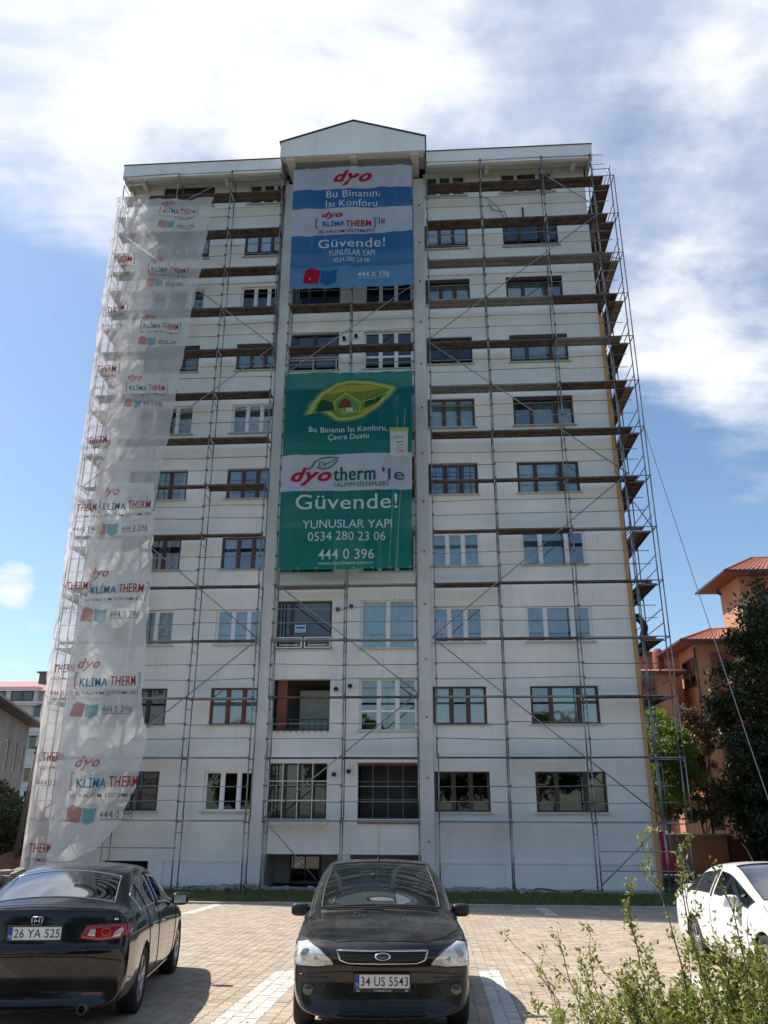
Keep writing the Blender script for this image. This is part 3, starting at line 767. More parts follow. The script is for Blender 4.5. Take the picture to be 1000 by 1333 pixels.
# ---- attic eaves and roof
ev = MB()
def eave(x0, x1, nm):
    e = MB(); y0 = -1.0
    e.box(x0, x1, y0, y0 + .12, 28.93, 29.66); e.build(nm, fascia_m, bld)
    c = MB(); c.box(x0 - .03, x1 + .03, y0 - .035, y0 + .3, 29.662, 29.70); c.build('roof_edge', capm, bld)
    sf = MB(); sf.box(x0 + .01, x1 - .01, y0 + .122, YB + .5, 29.36, 29.655); sf.build('soffit', soffit_m, bld)
    lp = MB(); lp.box(x0 + .1, x1 - .1, y0 + .123, -.62, 29.10, 29.355); lp.build('eave_beam', soffit_m, bld)
eave(-13.56, -6.38, 'fascia'); eave(.03, 7.21, 'fascia')
for x0, x1 in ((-13.56, -13.44), (7.09, 7.21)):
    MB().box(x0, x1, -.878, YB + .4, 28.93, 29.358).build('fascia', fascia_m, bld)
for x in (-12.9, -9.1, 2.6, 6.4):
    MB().box(x, x + .18, -.61, -.004, 29.06, 29.357).build('eave_bracket', soffit_m, bld)
rf = MB(); rf.quad((-13.56, -1.0, 29.70), (7.21, -1.0, 29.70), (7.21, 4, 30.4), (-13.56, 4, 30.4)); rf.quad((-13.56, 4, 30.4), (7.21, 4, 30.4), (7.21, YB + .5, 29.7), (-13.56, YB + .5, 29.7))
rf.build('roof', mat('roof_tiles_red', (.30, .10, .07), .8, var=.3, vscale=2), bld)
# gable over the centre bay
gy = -1.5; gxs = [(-6.36, 29.27), (-6.36, 30.06), (-3.16, 31.09), (-.01, 30.02), (-.01, 29.27)]
g = MB(); g.poly_prism(list(reversed(gxs)), lambda u, v, w: (u, gy + w, v), .14); g.build('gable_fascia', fascia_m, bld)
g = MB(); g.quad((-6.36, gy + .141, 29.27), (-6.36, 3, 29.27), (-6.36, 3, 30.06), (-6.36, gy + .141, 30.06)); g.build('gable_cheek', fascia_m, bld); g = MB(); g.quad((-.01, 3, 29.27), (-.01, gy + .141, 29.27), (-.01, gy + .141, 30.02), (-.01, 3, 30.02)); g.build('gable_cheek', fascia_m, bld)
g = MB()
g.quad((-6.42, gy - .05, 30.07), (-3.16, gy - .05, 31.12), (-3.16, 6, 31.12), (-6.42, 6, 30.07)); g.quad((-3.16, gy - .05, 31.12), (.05, gy - .05, 30.03), (.05, 6, 30.03), (-3.16, 6, 31.12))
g.quad((-6.42, gy - .05, 30.07), (-6.42, gy - .05, 30.11), (-3.16, gy - .05, 31.16), (-3.16, gy - .05, 31.12)); g.quad((-3.16, gy - .05, 31.12), (-3.16, gy - .05, 31.16), (.05, gy - .05, 30.07), (.05, gy - .05, 30.03))
g.quad((-6.42, gy - .05, 30.11), (-3.16, gy - .05, 31.16), (-3.16, 6, 31.16), (-6.42, 6, 30.11)); g.quad((-3.16, gy - .05, 31.16), (.05, gy - .05, 30.07), (.05, 6, 30.07), (-3.16, 6, 31.16))
g.build('gable_roof', capm, bld)
sf = MB(); sf.box(-6.34, -.03, gy + .142, .018, 29.66, 29.76); sf.build('soffit', soffit_m, bld)
for x0, x1 in ((-6.1, -5.75), (-3.3, -3.02), (-.65, -.3)):
    MB().box(x0, x1, gy + .143, .017, 29.20, 29.655).build('eave_bracket', soffit_m, bld)
MB().box(-6.3, -.07, gy + .143, gy + .4, 29.30, 29.45).build('eave_beam', soffit_m, bld)
# loose wires hanging from the attic on the right wing
wr = MB(); wr.path([(2.75, -.05, 27.5), (2.9, -.2, 27.0), (3.4, -.22, 26.9), (3.55, -.1, 26.3)], .02); wr.path([(2.6, -.05, 27.9), (3.1, -.22, 27.2), (3.4, -.1, 26.6)], .014); wr.path([(4.2, -.08, 27.2), (4.2, -.1, 26.5)], .035)
wr.build('loose_wire', hose_m, bld)
# grey downpipe with a swan neck left of the centre bay
dp = MB().path([(-6.45, -.9, 29.2), (-6.45, -.5, 28.6), (-6.42, -.2, 28.0), (-6.42, -.1, 27.0), (-6.42, -.1, 20)], .05, 8); dp.build('downpipe', mat('pipe_grey', (.2, .2, .2), .5), bld)

# ================================================================ SCAFFOLDING
steel = mat('galvanised_tube', (.30, .31, .32), .42, metal=.75, var=.35, vscale=6)
steel_d = mat('weathered_tube', (.16, .15, .145), .6, metal=.4, var=.4, vscale=6)
ply = mat('plywood_deck_brown', (.075, .042, .036), .75, var=.45, vscale=2.5, bump=.2, color2=(.15, .12, .105))
alu = mat('grey_deck', (.25, .25, .24), .6, metal=.2, var=.3, vscale=4)
LV = [2.17 + 1.985 * k for k in range(14)]
YI, YO = -.32, -1.0
rs = random.Random(5)
def frame_mesh(h, d=abs(YO - YI)):
    """H frame: two standards with cross bars, standing in the y direction, foot at z=0"""
    m = MB(); m.tube((0, 0, 0), (0, 0, h), .024, 7); m.tube((0, -d, 0), (0, -d, h), .024, 7)
    m.tube((0, -.02, h - .09), (0, -d + .02, h - .09), .02, 6); m.tube((0, -.02, h - .42), (0, -d + .02, h - .42), .014, 5)
    for y in (0, -d): m.tube((0, y, h - .05), (0, y, h + .06), .031, 7)
    return m.mesh('frame', steel)
def side_frame_mesh(h, d):
    m = MB(); m.tube((0, 0, 0), (0, 0, h), .024, 7); m.tube((d, 0, 0), (d, 0, h), .024, 7)
    m.tube((.02, 0, h - .09), (d - .02, 0, h - .09), .02, 6)
    for x in (0, d): m.tube((x, 0, h - .05), (x, 0, h + .06), .031, 7)
    return m.mesh('frame', steel)
FM = {}
def lean(x, z): return 0
def deck_mesh(L, w, m, along='x'):
    """one scaffold board with a lip on each edge and battens underneath"""
    k = ('deck', round(L, 2), round(w, 2), m.name, along)
    if k in FM: return FM[k]
    b = MB(); b.box(0, L, 0, w, -.015, .0); b.box(0, L, 0, .022, -.052, -.0155); b.box(0, L, w - .022, w, -.052, -.0155)
    for i in range(1, 5): b.box(L * i / 5 - .025, L * i / 5 + .025, .0225, w - .0225, -.045, -.0155)
    b.box(0, .05, .0225, w - .0225, -.05, -.0155); b.box(L - .05, L, .0225, w - .0225, -.05, -.0155)
    if along == 'y': b.v = [(-y, x, z) for x, y, z in b.v]; 
    FM[k] = b.mesh('deck_board', m); return FM[k]
def lift(k): return 0 if k < 0 else LV[k]
def scaffold(name, label, xs, mats_for, rails=(.55, 1.05), braces=(), skip=lambda k, i: False, top=13, ext=0, rail_skip=lambda k, i: False):
    t = thing(name, label, 'scaffold', (xs[0], YI, 0), group=None)
    base = wloc(t)
    for i, x in enumerate(xs):
        for k in range(-1, top + 1):
            z0 = .06 if k < 0 else LV[k] - .0
            z1 = LV[k + 1] if k < top else LV[top] + 1.1
            if k == top and ext == 0: z1 = LV[top] + .95
            key = ('fr', round(z1 - z0, 3))
            if key not in FM: FM[key] = frame_mesh(z1 - z0)
            link('frame', FM[key], t, loc=Vector((x + rs.uniform(-.02, .02), YI + rs.uniform(-.015, .015), z0)) - base, rot=(0, rs.uniform(-.002, .002), 0))
        for y in (YI, YO):
            link('base_plate', FM.setdefault('bp', MB().box(-.08, .08, -.08, .08, 0, .012).lathe([(.018, .012), (.018, .2)], (0, 0, 0), 'z', 8).lathe([(.018, .1), (.05, .1), (.05, .13), (.018, .13)], (0, 0, 0), 'z', 6).mesh('base_plate', steel_d)), t, loc=Vector((x, y, .07)) - base)
    for k, z in enumerate(LV):
        for i, (a, b) in enumerate(zip(xs, xs[1:])):
            if skip(k, i): continue
            m = mats_for(k, i); L = b - a - .06 + (ext if i == len(xs) - 2 else 0)
            for j in ((0, 1) if k > 6 or (k * 3 + i) % 4 == 0 else (0,)):
                dz = rs.uniform(-.012, .012)
                link('deck_board', deck_mesh(L, .285, m), t, loc=Vector((a + .03, YO + .06 + j * .30, z - .02 + dz)) - base, rot=(rs.uniform(-.02, .02), rs.uniform(-.004, .004), 0))
    def tube_part(nm, p, q, r, m=steel): MB().tube(p, q, r, 6).build(nm, m, t)
    for k in range(0, top + 1):
        for i, (a, b) in enumerate(zip(xs, xs[1:])):
            if rail_skip(k, i): continue
            for rz in rails:
                if k == top and rz > .6: pass
                tube_part('guard_rail', (a - .03, YO - .03, LV[k] + rz + rs.uniform(-.05, .05)), (b + .03 + (ext if i == len(xs) - 2 else 0), YO - .03, LV[k] + rz + rs.uniform(-.05, .05)), .014 if rz > .3 else .019, steel if rs.random() < .7 else steel_d)
    for (xa, za, xb, zb) in braces:
        tube_part('diagonal_brace', (xa, YO - .06, za), (xb, YO - .06, zb), .022)
    return t
def mats_right(k, i):
    tab = {13: 'pp', 12: 'pp', 11: 'aa', 10: 'ap', 9: 'pa', 8: 'ap', 7: 'pp', 6: 'pp', 5: 'pa', 4: 'pp', 3: 'pa', 2: 'ap', 1: 'pp', 0: 'aa'}
    s = tab[k]; return ply if s[min(1, i // 2 if i else 0)] == 'p' else alu
right_sc = scaffold('facade_scaffold', 'scaffold over the right wing with brown and grey deck boards on fourteen lifts', [.02, 2.36, 5.02, 7.08], mats_right,
    braces=[(-.1, 20.0, 7.2, 25.9), (4.8, 28.3, 7.2, 26.2), (-.1, 20.0, 7.2, 14.1), (7.2, 14.1, -.1, 8.1), (-.1, 8.1, 7.2, 2.2), (7.2, 2.2, 5.0, .3)], ext=.55)
# low rails beside the last bay
base = wloc(right_sc)
for z in (.72, 1.28): MB().tube((5.0, YO - .03, z), (7.9, YO - .03, z), .018, 6).build('guard_rail', steel, right_sc)
left_sc = scaffold('facade_scaffold', 'scaffold over the left wing, its outer bays veiled by printed netting', [-13.45, -11.0, -8.58, -6.30], lambda k, i: (ply if k > 3 else alu) if (k + i) % 5 else ply,
    braces=[(-6.25, 20.0, -13.4, 26.0), (-13.4, 25.8, -9.4, 28.2), (-6.25, 20.0, -13.4, 14.0), (-13.4, 14.0, -6.2, 8.1), (-6.2, 8.1, -13.4, 2.2)])
MB().tube((-13.4, YO - .03, 1.3), (-8.5, YO - .03, 1.3), .018, 6).build('guard_rail', steel, left_sc)
centre_sc = scaffold('facade_scaffold', 'scaffold in front of the centre bay balconies holding the blue and green banners', [-5.72, -3.16, -.62], lambda k, i: ply if k in (1, 2, 9, 10, 11, 12, 13) else alu,
    braces=[(-.6, 22.7, -5.7, 18.7), (-5.68, 10.1, -.6, 6.2), (-.6, 6.2, -5.7, 2.2), (-5.7, 2.2, -3.9, .4), (-5.7, 26, -.6, 22.8)], skip=lambda k, i: False)
def side_scaffold(label, x0, x1, ys_, right=True):
    t = thing('side_scaffold', label, 'scaffold', (x0, ys_[0], 0)); base = wloc(t); d = x1 - x0
    for y in ys_:
        for k in range(-1, 14):
            z0 = .06 if k < 0 else LV[k]; z1 = LV[k + 1] if k < 13 else LV[13] + .9
            key = ('sf', round(z1 - z0, 3), round(d, 2))
            if key not in FM: FM[key] = side_frame_mesh(z1 - z0, d)
            link('frame', FM[key], t, loc=Vector((x0 + rs.uniform(-.015, .015), y + rs.uniform(-.02, .02), z0)) - base)
    for k, z in enumerate(LV):
        for a, b in zip(ys_, ys_[1:]):
            if right and k == 0: continue
            for j in range(2):
                link('deck_board', deck_mesh(b - a - .06, .315, ply if rs.random() < .75 else alu, 'y'), t, loc=Vector((x0 + .36 + j * .33, a + .03, z - .02)) - base)
            xo = x1 + .03
            for rz in (.55, 1.05):
                MB().tube((xo, a, z + rz), (xo, b, z + rz), .018, 6).build('guard_rail', steel, t)
    n = 0
    for k in range(-1, 13, 3):
        z0 = .1 if k < 0 else LV[k]
        MB().tube((x1 + .06, ys_[n % 2], z0), (x1 + .06, ys_[n % 2 + 1], LV[k + 1]), .022, 6).build('diagonal_brace', steel, t); n += 1
    return t
rside = side_scaffold('scaffold tower climbing the orange right flank, its decks seen from below', 7.28, 8.02, [-.45, 1.9, 4.3, 6.7])
rs2 = rs
lside = side_scaffold('scaffold along the hidden left flank behind the netting', -14.2, -13.5, [.3, 2.8, 5.3], False)
# short tube bracket ends that stick out at each lift
for k in range(1, 14):
    MB().tube((6.9, YO + .02, LV[k] - .05), (8.05, YO + .02, LV[k] - .05), .02, 6).build('cross_tube', steel, rside)
    MB().tube((8.02, YO + .02, LV[k] - 2.0), (8.02, YO + .02, LV[k]), .022, 6).build('outer_tube', steel, rside)
    MB().tube((8.02, YO, LV[k] - .05), (8.02, -.45, LV[k] - .05), .02, 6).build('cross_tube', steel, rside)

cp = MB()
for xs_c, sc in (([.02, 2.36, 5.02, 7.08], right_sc), ([-8.58, -6.30], left_sc), ([-5.72, -3.16, -.62], centre_sc)):
    cp = MB()
    for x in xs_c:
        for z in LV:
            for dz in (-.05, .55, 1.05): cp.box(x - .04, x + .04, YO - .062, YO + .03, z + dz - .035, z + dz + .035)
    cp.build('coupler', steel_d, sc, kind='stuff')

# ---- rope from the tower to the ground on the right
rope_m = mat('rope_grey', (.36, .36, .35), .9)
def sag(p, q, s, n=24):
    p, q = Vector(p), Vector(q); return [p.lerp(q, i / n) - Vector((0, 0, s * 4 * (i / n) * (1 - i / n))) for i in range(n + 1)]
o = MB().path(sag((8.05, -.8, 16.2), (9.6, -4.68, .05), .22), .014, 5).build('guy_rope', rope_m); tag(o, 'thin grey rope running from the scaffold tower down to the yard on the right', 'rope')
o = MB().path(sag((-1.25, -1.42, 16.5), (-1.9, -1.4, 4.6), .0), .008, 4).build('hanging_cord', rope_m); tag(o, 'pale cord hanging in front of the green banner, reaching lower', 'cord')
o = MB().path(sag((-.95, -1.42, 16.9), (-1.45, -1.4, 8.2), .0), .008, 4).build('hanging_cord', rope_m); tag(o, 'pale cord hanging along the right edge of the green banner', 'cord')

# ================================================================ BANNERS
INK = {'red': (.42, .015, .045), 'pale': (.62, .68, .72), 'blue': (.02, .13, .36), 'navy': (.03, .10, .25), 'ink': (.03, .035, .05), 'green': (.01, .12, .11), 'teal': (.03, .28, .34), 'gold': (.40, .34, .07), 'lime': (.40, .50, .12), 'olive': (.17, .24, .045), 'dkgreen': (.02, .09, .05), 'brown': (.16, .06, .04), 'sage': (.16, .28, .10), 'cream': (.55, .50, .40)}
def ink(c, a=.97): return cloth_mat('print_' + c, INK[c], a, .3, .08)
def banner_fn(y0, amp, seed, wr=()):
    def fn(u, v, d=0):
        y = y0 + amp * noise.noise((u * .7 + seed, v * .5, 0)) + amp * .8 * noise.noise((u * 2.3, v * 1.1, seed)) + amp * .5 * abs(noise.noise((u * 1.8 + v * 1.3, v * .9 - u, seed + 4)))
        for (zr, aa) in wr: y -= aa * math.exp(-((v - zr) / .12) ** 2)
        return (u, y - d, v)
    return fn
BLUE = [('dyo', -3.173, 28.219, 1.685, 0.788, 'red', 0.35, 3), ('Bu Binanın,', -3.139, 27.331, 2.328, 0.435, 'pale', 0, 1), ('Isı Konforu', -3.203, 26.834, 2.217, 0.377, 'pale', 0, 1),
 ('dyo', -4.021, 26.237, 0.912, 0.365, 'red', 0.35, 3), ('KLİMA', -3.948, 25.838, 0.961, 0.354, 'blue', 0, 2), ('THERM', -2.888, 25.762, 1.094, 0.309, 'red', 0, 2), ("'le", -1.933, 25.912, 0.360, 0.361, 'navy', 0, 0),
 ('ISI YALITIM SİSTEMLERİ', -3.382, 25.415, 2.361, 0.205, 'ink', 0, 1), ('Güvende!', -3.163, 24.779, 2.826, 0.460, 'pale', 0, 1), ('YUNUSLAR YAPI', -3.165, 24.275, 1.943, 0.308, 'pale', 0, 0), ('0534 280 23 06', -3.157, 23.914, 1.507, 0.212, 'pale', 0, 0), ('444 0 396', -2.231, 23.192, 1.317, 0.266, 'pale', 0, 1)]
GREEN = [('Bu Binanın Isı Konforu,', -3.144, 16.095, 3.013, 0.268, 'pale', 0, 1), ('Çevre Dostu', -3.135, 15.781, 1.572, 0.275, 'pale', 0, 1), ('dyo', -4.514, 14.182, 1.553, 0.724, 'red', 0.35, 3), ('therm', -2.882, 14.275, 1.625, 0.569, 'green', 0, 2),
 ("'le", -1.425, 14.221, 0.82, 0.50, 'green', 0, 1), ('YALITIM SİSTEMLERİ', -2.646, 13.861, 2.077, 0.225, 'green', 0, 0), ('Güvende!', -3.161, 13.156, 3.779, 0.589, 'pale', 0, 1), ('YUNUSLAR YAPI', -3.124, 12.284, 3.289, 0.329, 'pale', 0, 0), ('0534 280 23 06', -3.135, 11.807, 2.833, 0.340, 'pale', 0, 0), ('444 0 396', -3.136, 11.120, 2.027, 0.390, 'pale', 0, 1), ('www.dyotherm.com.tr', -3.148, 10.774, 1.993, 0.176, 'pale', 0, 0)]
def banner(name, label, xl, xr, bands, texts, fn):
    t = thing(name, label, 'banner', (-3.16, -1.08, bands[0][0])); 
    for (z0, z1, m) in bands:
        b = MB(); n = max(3, int((z1 - z0) * 6))
        b.grid(lambda u, v: fn(xl(z0 + (z1 - z0) * v) + (xr(z0 + (z1 - z0) * v) - xl(z0 + (z1 - z0) * v)) * u, z0 + (z1 - z0) * v), 44, n); b.build('fabric_panel', m, t)
    zt, zb_ = bands[-1][1], bands[0][0]; ey = MB(); rp = MB()
    for i in range(8):
        for z in (zt - .06, zb_ + .06):
            x = xl(z) + .06 + (xr(z) - xl(z) - .12) * i / 7; P_ = Vector(fn(x, z, .008)); ey.lathe([(.012, 0), (.028, -.004), (.034, .0)], P_, 'y', 10)
            rp.path([P_, P_ + Vector((.02, .04, .09 if z > 20 or z == zt - .06 else -.07)), P_ + Vector((0, .10, .16 if z == zt - .06 else -.12))], .008, 4)
    ey.build('eyelet', steel, t, kind='stuff'); rp.build('tie_rope', rope_m, t, kind='stuff')
    for (s, cx, cz_, w, h, c, sh, bo) in texts:
        text_mb(s, cx, cz_, w, h, lambda u, v: fn(u, v, .024), sh, bo).build('lettering', ink(c), t)
    return t
bl = [cloth_mat('banner_white', (.54, .575, .65), .88, .35, .08), cloth_mat('banner_blue_mid', (.07, .20, .41), .92, .35), cloth_mat('banner_blue_light', (.12, .29, .50), .90, .35), cloth_mat('banner_blue_deep', (.05, .165, .38), .92, .35)]
fnb = banner_fn(-1.20, .09, 2.0, ((26.6, .02), (25.23, .02)))
blue = banner('blue_banner', 'blue and white banner with red logo hung over the top floors of the centre bay', lambda z: -5.80 + (28.92 - z) * .017, lambda z: -.61,
    [(22.58, 23.6, bl[2]), (23.6, 24.35, bl[1]), (24.35, 25.23, bl[3]), (25.23, 26.6, bl[0]), (26.6, 27.65, bl[3]), (27.65, 28.82, bl[0])], BLUE, fnb)
def flat(pts, fn, d, nm, m, parent):
    d = d + .012
    bm = bmesh.new(); bm.faces.new([bm.verts.new((u, v, 0)) for u, v in pts]); bmesh.ops.triangulate(bm, faces=bm.faces)
    for _ in range(4):
        lg = [e for e in bm.edges if e.calc_length() > .14]
        if not lg: break
        bmesh.ops.subdivide_edges(bm, edges=lg, cuts=1); bmesh.ops.triangulate(bm, faces=bm.faces)
    bm.normal_update(); bm.faces.ensure_lookup_table(); rev = bm.faces[0].normal.z < 0 if len(bm.faces) else False
    b = MB(); bm.verts.index_update(); b.v = [tuple(fn(v.co.x, v.co.y, d)) for v in bm.verts]
    for f in bm.faces: ix = [v.index for v in f.verts]; b.f.append(tuple(reversed(ix)) if rev else tuple(ix)); b.m.append(0); b.sm.append(True)
    bm.free(); return b.build(nm, m, parent)
def strip(pts, wd, fn, d, nm, m, parent, closed=False):
    d = d + .014; den = []
    for (a, c), (e, g) in zip(pts, pts[1:]):
        k = max(1, int(math.hypot(e - a, g - c) / .12)); den += [(a + (e - a) * i / k, c + (g - c) * i / k) for i in range(k)]
    pts = den + [pts[-1]]; b = MB(); N = len(pts); out = []
    for i, (x, y) in enumerate(pts):
        a = pts[i - 1] if (i or closed) else pts[0]; c = pts[(i + 1) % N] if (i < N - 1 or closed) else pts[-1]
        tx, ty = c[0] - a[0], c[1] - a[1]; L = math.hypot(tx, ty) or 1; nx, ny = -ty / L * wd / 2, tx / L * wd / 2
        out.append((fn(x + nx, y + ny, d), fn(x - nx, y - ny, d)))
    for i in range(N if closed else N - 1):
        j = (i + 1) % N; b.quad(out[i][0], out[i][1], out[j][1], out[j][0])
    return b.build(nm, m, parent)
def badge(parent, fn, cx, cz_, s, mr, mb_, d=.012, words=True):
    flat([(cx - 1.0 * s, cz_ - .42 * s), (cx - .1 * s, cz_ - .5 * s), (cx + .02 * s, cz_ + .35 * s), (cx - .3 * s, cz_ + .5 * s), (cx - .62 * s, cz_ + .62 * s), (cx - .9 * s, cz_ + .4 * s)], fn, d, 'badge', mr, parent)
    flat([(cx + .02 * s, cz_ - .42 * s), (cx + .45 * s, cz_ - .62 * s), (cx + .95 * s, cz_ - .42 * s), (cx + 1.0 * s, cz_ + .4 * s), (cx + .5 * s, cz_ + .3 * s), (cx + .06 * s, cz_ + .42 * s)], fn, d, 'badge', mb_, parent)
    if words:
        for q, (tx, tz, tw) in enumerate(((-.5, .16, .66), (-.5, -.12, .66), (.5, .06, .7), (.5, -.16, .7))):
            strip([(cx + (tx - tw / 2 + .1) * s, cz_ + tz * s), (cx + (tx + tw / 2 - .1) * s, cz_ + tz * s)], .07 * s, lambda u, v, dd: fn(u, v, d + .006), 0, 'print_mark', ink('pale'), parent)
badge(blue, fnb, -4.45, 23.16, .70, ink('red'), ink('blue'))
strip([(-4.62, 26.06), (-4.7, 26.06), (-4.7, 25.6), (-4.62, 25.6)], .05, fnb, .012, 'bracket', ink('red'), blue)
strip([(-2.27, 26.06), (-2.19, 26.06), (-2.19, 25.6), (-2.27, 25.6)], .05, fnb, .012, 'bracket', ink('blue'), blue)
strip([(-2.9, 23.0), (-1.56, 23.0)], .02, fnb, .012, 'underline', ink('pale'), blue)
gm = [cloth_mat('banner_green', (.018, .185, .165), .92, .35), cloth_mat('banner_green_light', (.022, .215, .18), .90, .35), cloth_mat('banner_green_dark', (.014, .15, .145), .92, .35)]
fng = banner_fn(-1.20, .08, 7.0, ((15.07, .03), (13.59, .03)))
green = banner('green_banner', 'dark green banner with leaf picture and white lettering halfway up the centre bay', lambda z: -5.67 + (18.6 - z) * .008, lambda z: -.67 - (18.6 - z) * .013,
    [(10.56, 12.4, gm[1]), (12.4, 13.59, gm[0]), (13.59, 15.07, bl[0]), (15.07, 15.9, gm[0]), (15.9, 17.9, gm[2]), (17.9, 18.6, gm[0])], GREEN, fng)
def leaf_outline(s=1.0, cx=-3.05, cz_=17.35):
    top = [(-1.62, -.58), (-1.45, -.1), (-1.1, .33), (-.55, .68), (.05, .80), (.7, .76), (1.25, .62), (1.62, .47)]
    bot = [(1.35, .12), (.95, -.3), (.45, -.66), (-.05, -.80), (-.55, -.78), (-.8, -.55), (-1.05, -.42), (-1.3, -.48)]
    return [(cx + a * s, cz_ + b * s) for a, b in top + bot]
GS = [1.20, 1.17, 1.14, 1.115, 1.09, 1.07, 1.05, 1.03]
for i, g_s in enumerate(GS):
    q = (i + 1) / len(GS); gc = tuple(a + (b - a) * q ** 1.6 for a, b in zip((.014, .15, .145), (.42, .50, .16)))
    flat(leaf_outline(g_s), fng, .004 + .0022 * i, 'leaf_picture', cloth_mat('print_glow_%d' % i, gc, .97, .3, .05), green)
flat(leaf_outline(1.0), fng, .022, 'leaf_picture', ink('lime'), green)
flat(leaf_outline(.93), fng, .024, 'leaf_picture', ink('olive'), green)
flat([(-4.45, 16.95), (-4.2, 17.4), (-3.8, 17.3), (-3.7, 16.95), (-4.3, 16.88)], fng, .026, 'leaf_picture', ink('dkgreen'), green)
flat([(-4.05, 17.65), (-3.4, 17.98), (-2.4, 18.02), (-1.8, 17.86), (-2.6, 17.72), (-3.3, 17.7)], fng, .026, 'leaf_picture', ink('gold'), green)
flat([(-2.55, 17.35), (-1.75, 17.68), (-1.95, 17.3), (-2.5, 17.0)], fng, .026, 'leaf_picture', ink('dkgreen'), green)
flat([(-2.6, 16.95), (-2.0, 17.2), (-2.4, 16.85), (-2.95, 16.68)], fng, .026, 'leaf_picture', ink('gold'), green)
flat([(-3.75, 17.35), (-3.35, 17.68), (-2.75, 17.4), (-2.6, 17.0), (-2.85, 16.7), (-3.4, 16.66), (-3.68, 16.9)], fng, .030, 'leaf_picture', ink('sage'), green)
flat([(-3.55, 17.2), (-3.3, 17.42), (-3.05, 17.25), (-3.05, 17.0), (-3.55, 17.0)], fng, .034, 'leaf_picture', ink('brown'), green)
flat([(-3.25, 17.0), (-2.98, 17.0), (-2.98, 16.8), (-3.25, 16.8)], fng, .034, 'leaf_picture', ink('cream'), green)
strip([(-3.4, 17.0), (-3.38, 16.8), (-2.72, 16.86), (-2.7, 17.25), (-3.25, 17.62), (-3.72, 17.3), (-3.66, 16.95)], .05, fng, .038, 'leaf_picture', ink('lime'), green)
strip([(-2.7, 17.22), (-2.2, 17.4), (-1.4, 17.8)], .045, fng, .038, 'leaf_picture', ink('lime'), green)
lo = [(-4.66, 14.47), (-4.5, 14.56), (-4.38, 14.78), (-4.15, 14.93), (-3.85, 14.98), (-3.5, 14.93), (-3.62, 14.72), (-3.85, 14.55), (-4.1, 14.5), (-4.32, 14.56)]
strip(lo, .045, fng, .014, 'leaf_emblem', ink('green'), green)
strip([(-4.2, 14.58), (-4.22, 14.76), (-4.08, 14.80), (-4.0, 14.68), (-4.1, 14.62), (-3.95, 14.72), (-3.6, 14.88)], .04, fng, .014, 'leaf_emblem', ink('green'), green)
# paint bucket printed on the banner
bk = cloth_mat('print_bucket', (.60, .60, .58), .97, .3)
flat([(-1.53, 14.93), (-.89, 14.90), (-.86, 15.95), (-1.55, 15.97)], fng, .02, 'bucket_picture', bk, green)
flat([(-1.57, 15.97), (-.84, 15.95), (-.84, 16.11), (-1.57, 16.13)], fng, .022, 'bucket_picture', ink('lime'), green)
text_mb('dyotherm', -1.2, 15.72, .42, .10, lambda u, v: fng(u, v, .045), bold=1).build('lettering', ink('green'), green)
for i in range(4): strip([(-1.3 + .04 * (i % 2), 15.5 - i * .13), (-1.02 - .05 * (i % 3), 15.5 - i * .13)], .035, fng, .026, 'print_mark', ink('brown'), green)

# ================================================================ PRINTED NETTING OVER THE LEFT CORNER
def net_mat(name, c, a, tl=.55): return cloth_mat(name, c, a, tl, .06)
net1 = net_mat('netting', (.86, .86, .855), .62)
net2 = net_mat('netting_lower', (.90, .90, .88), .72)
net3 = net_mat('netting_strip', (.90, .85, .83), .55)
pr_red = cloth_mat('net_print_red', (.50, .08, .11), .60, .5); pr_blue = cloth_mat('net_print_blue', (.07, .29, .44), .60, .5); pr_ink = cloth_mat('net_print_ink', (.05, .05, .06), .75, .5)
pr_teal = cloth_mat('net_print_teal', (.10, .38, .46), .62, .5); pr_rb = cloth_mat('net_print_badge_red', (.50, .17, .16), .62, .5)
def net_fn(y0, seed, fold=.07):
    def fn(u, v, d=0):
        cr = abs(noise.noise((u * 1.1 + v * .5 + seed, v * .55 - u * .4, 3))) + .6 * abs(noise.noise((u * 2.4 - v * .9, v * 1.3, seed)))
        y = y0 + .20 * cr + fold * 1.6 * noise.noise((u * .45 + seed, v * .22, 0)) + fold * .5 * noise.noise((u * 2.6 + seed, v * .33, 1)) + .03 * math.sin(u * 5 + .4 * math.sin(v * .8) + seed)
        kz = min(abs(v - l) for l in LV)      # tied back at each lift, bellying out between
        y -= .05 * math.sin(min(1, kz) * math.pi / 2)
        return (u, y - d, v)
    return fn
def net(label, xl, xr, z0, z1, fn, m, nu=40, dz=.10, edge=None):
    t = thing('scaffold_netting', label, 'netting', (-13.0, -1.3, z0)); b = MB(); nv = int((z1 - z0) / dz)
    def f(u, v):
        z = z0 + (z1 - z0) * v; a, c = lerp_tab(xl, z), lerp_tab(xr, z) + .09 * noise.noise((z * .9, 0, 4)) + .05 * noise.noise((z * 3.1, 2, 4)); x = a + (c - a) * u
        zz_ = z + (edge(u) if edge and v > .97 else 0) 
        return fn(x, zz_)
    b.grid(f, nu, nv); b.build('mesh_fabric', m, t)
    tk = MB()
    for l in LV:
        if z0 < l < z1:
            for q in (.04, .5, .97):
                x = lerp_tab(xl, l) + (lerp_tab(xr, l) - lerp_tab(xl, l)) * q; P_ = Vector(fn(x, l)); tk.path([P_ + Vector((0, -.01, .03)), P_ + Vector((.03, .04, .0)), P_ + Vector((.0, .22, -.02))], .012, 4)
    tk.build('tie', pr_ink, t, kind='stuff')
    return t
fn1 = net_fn(-1.20, 3.0)
pr_ink = cloth_mat('net_print_ink', (.05, .05, .06), .75, .5)
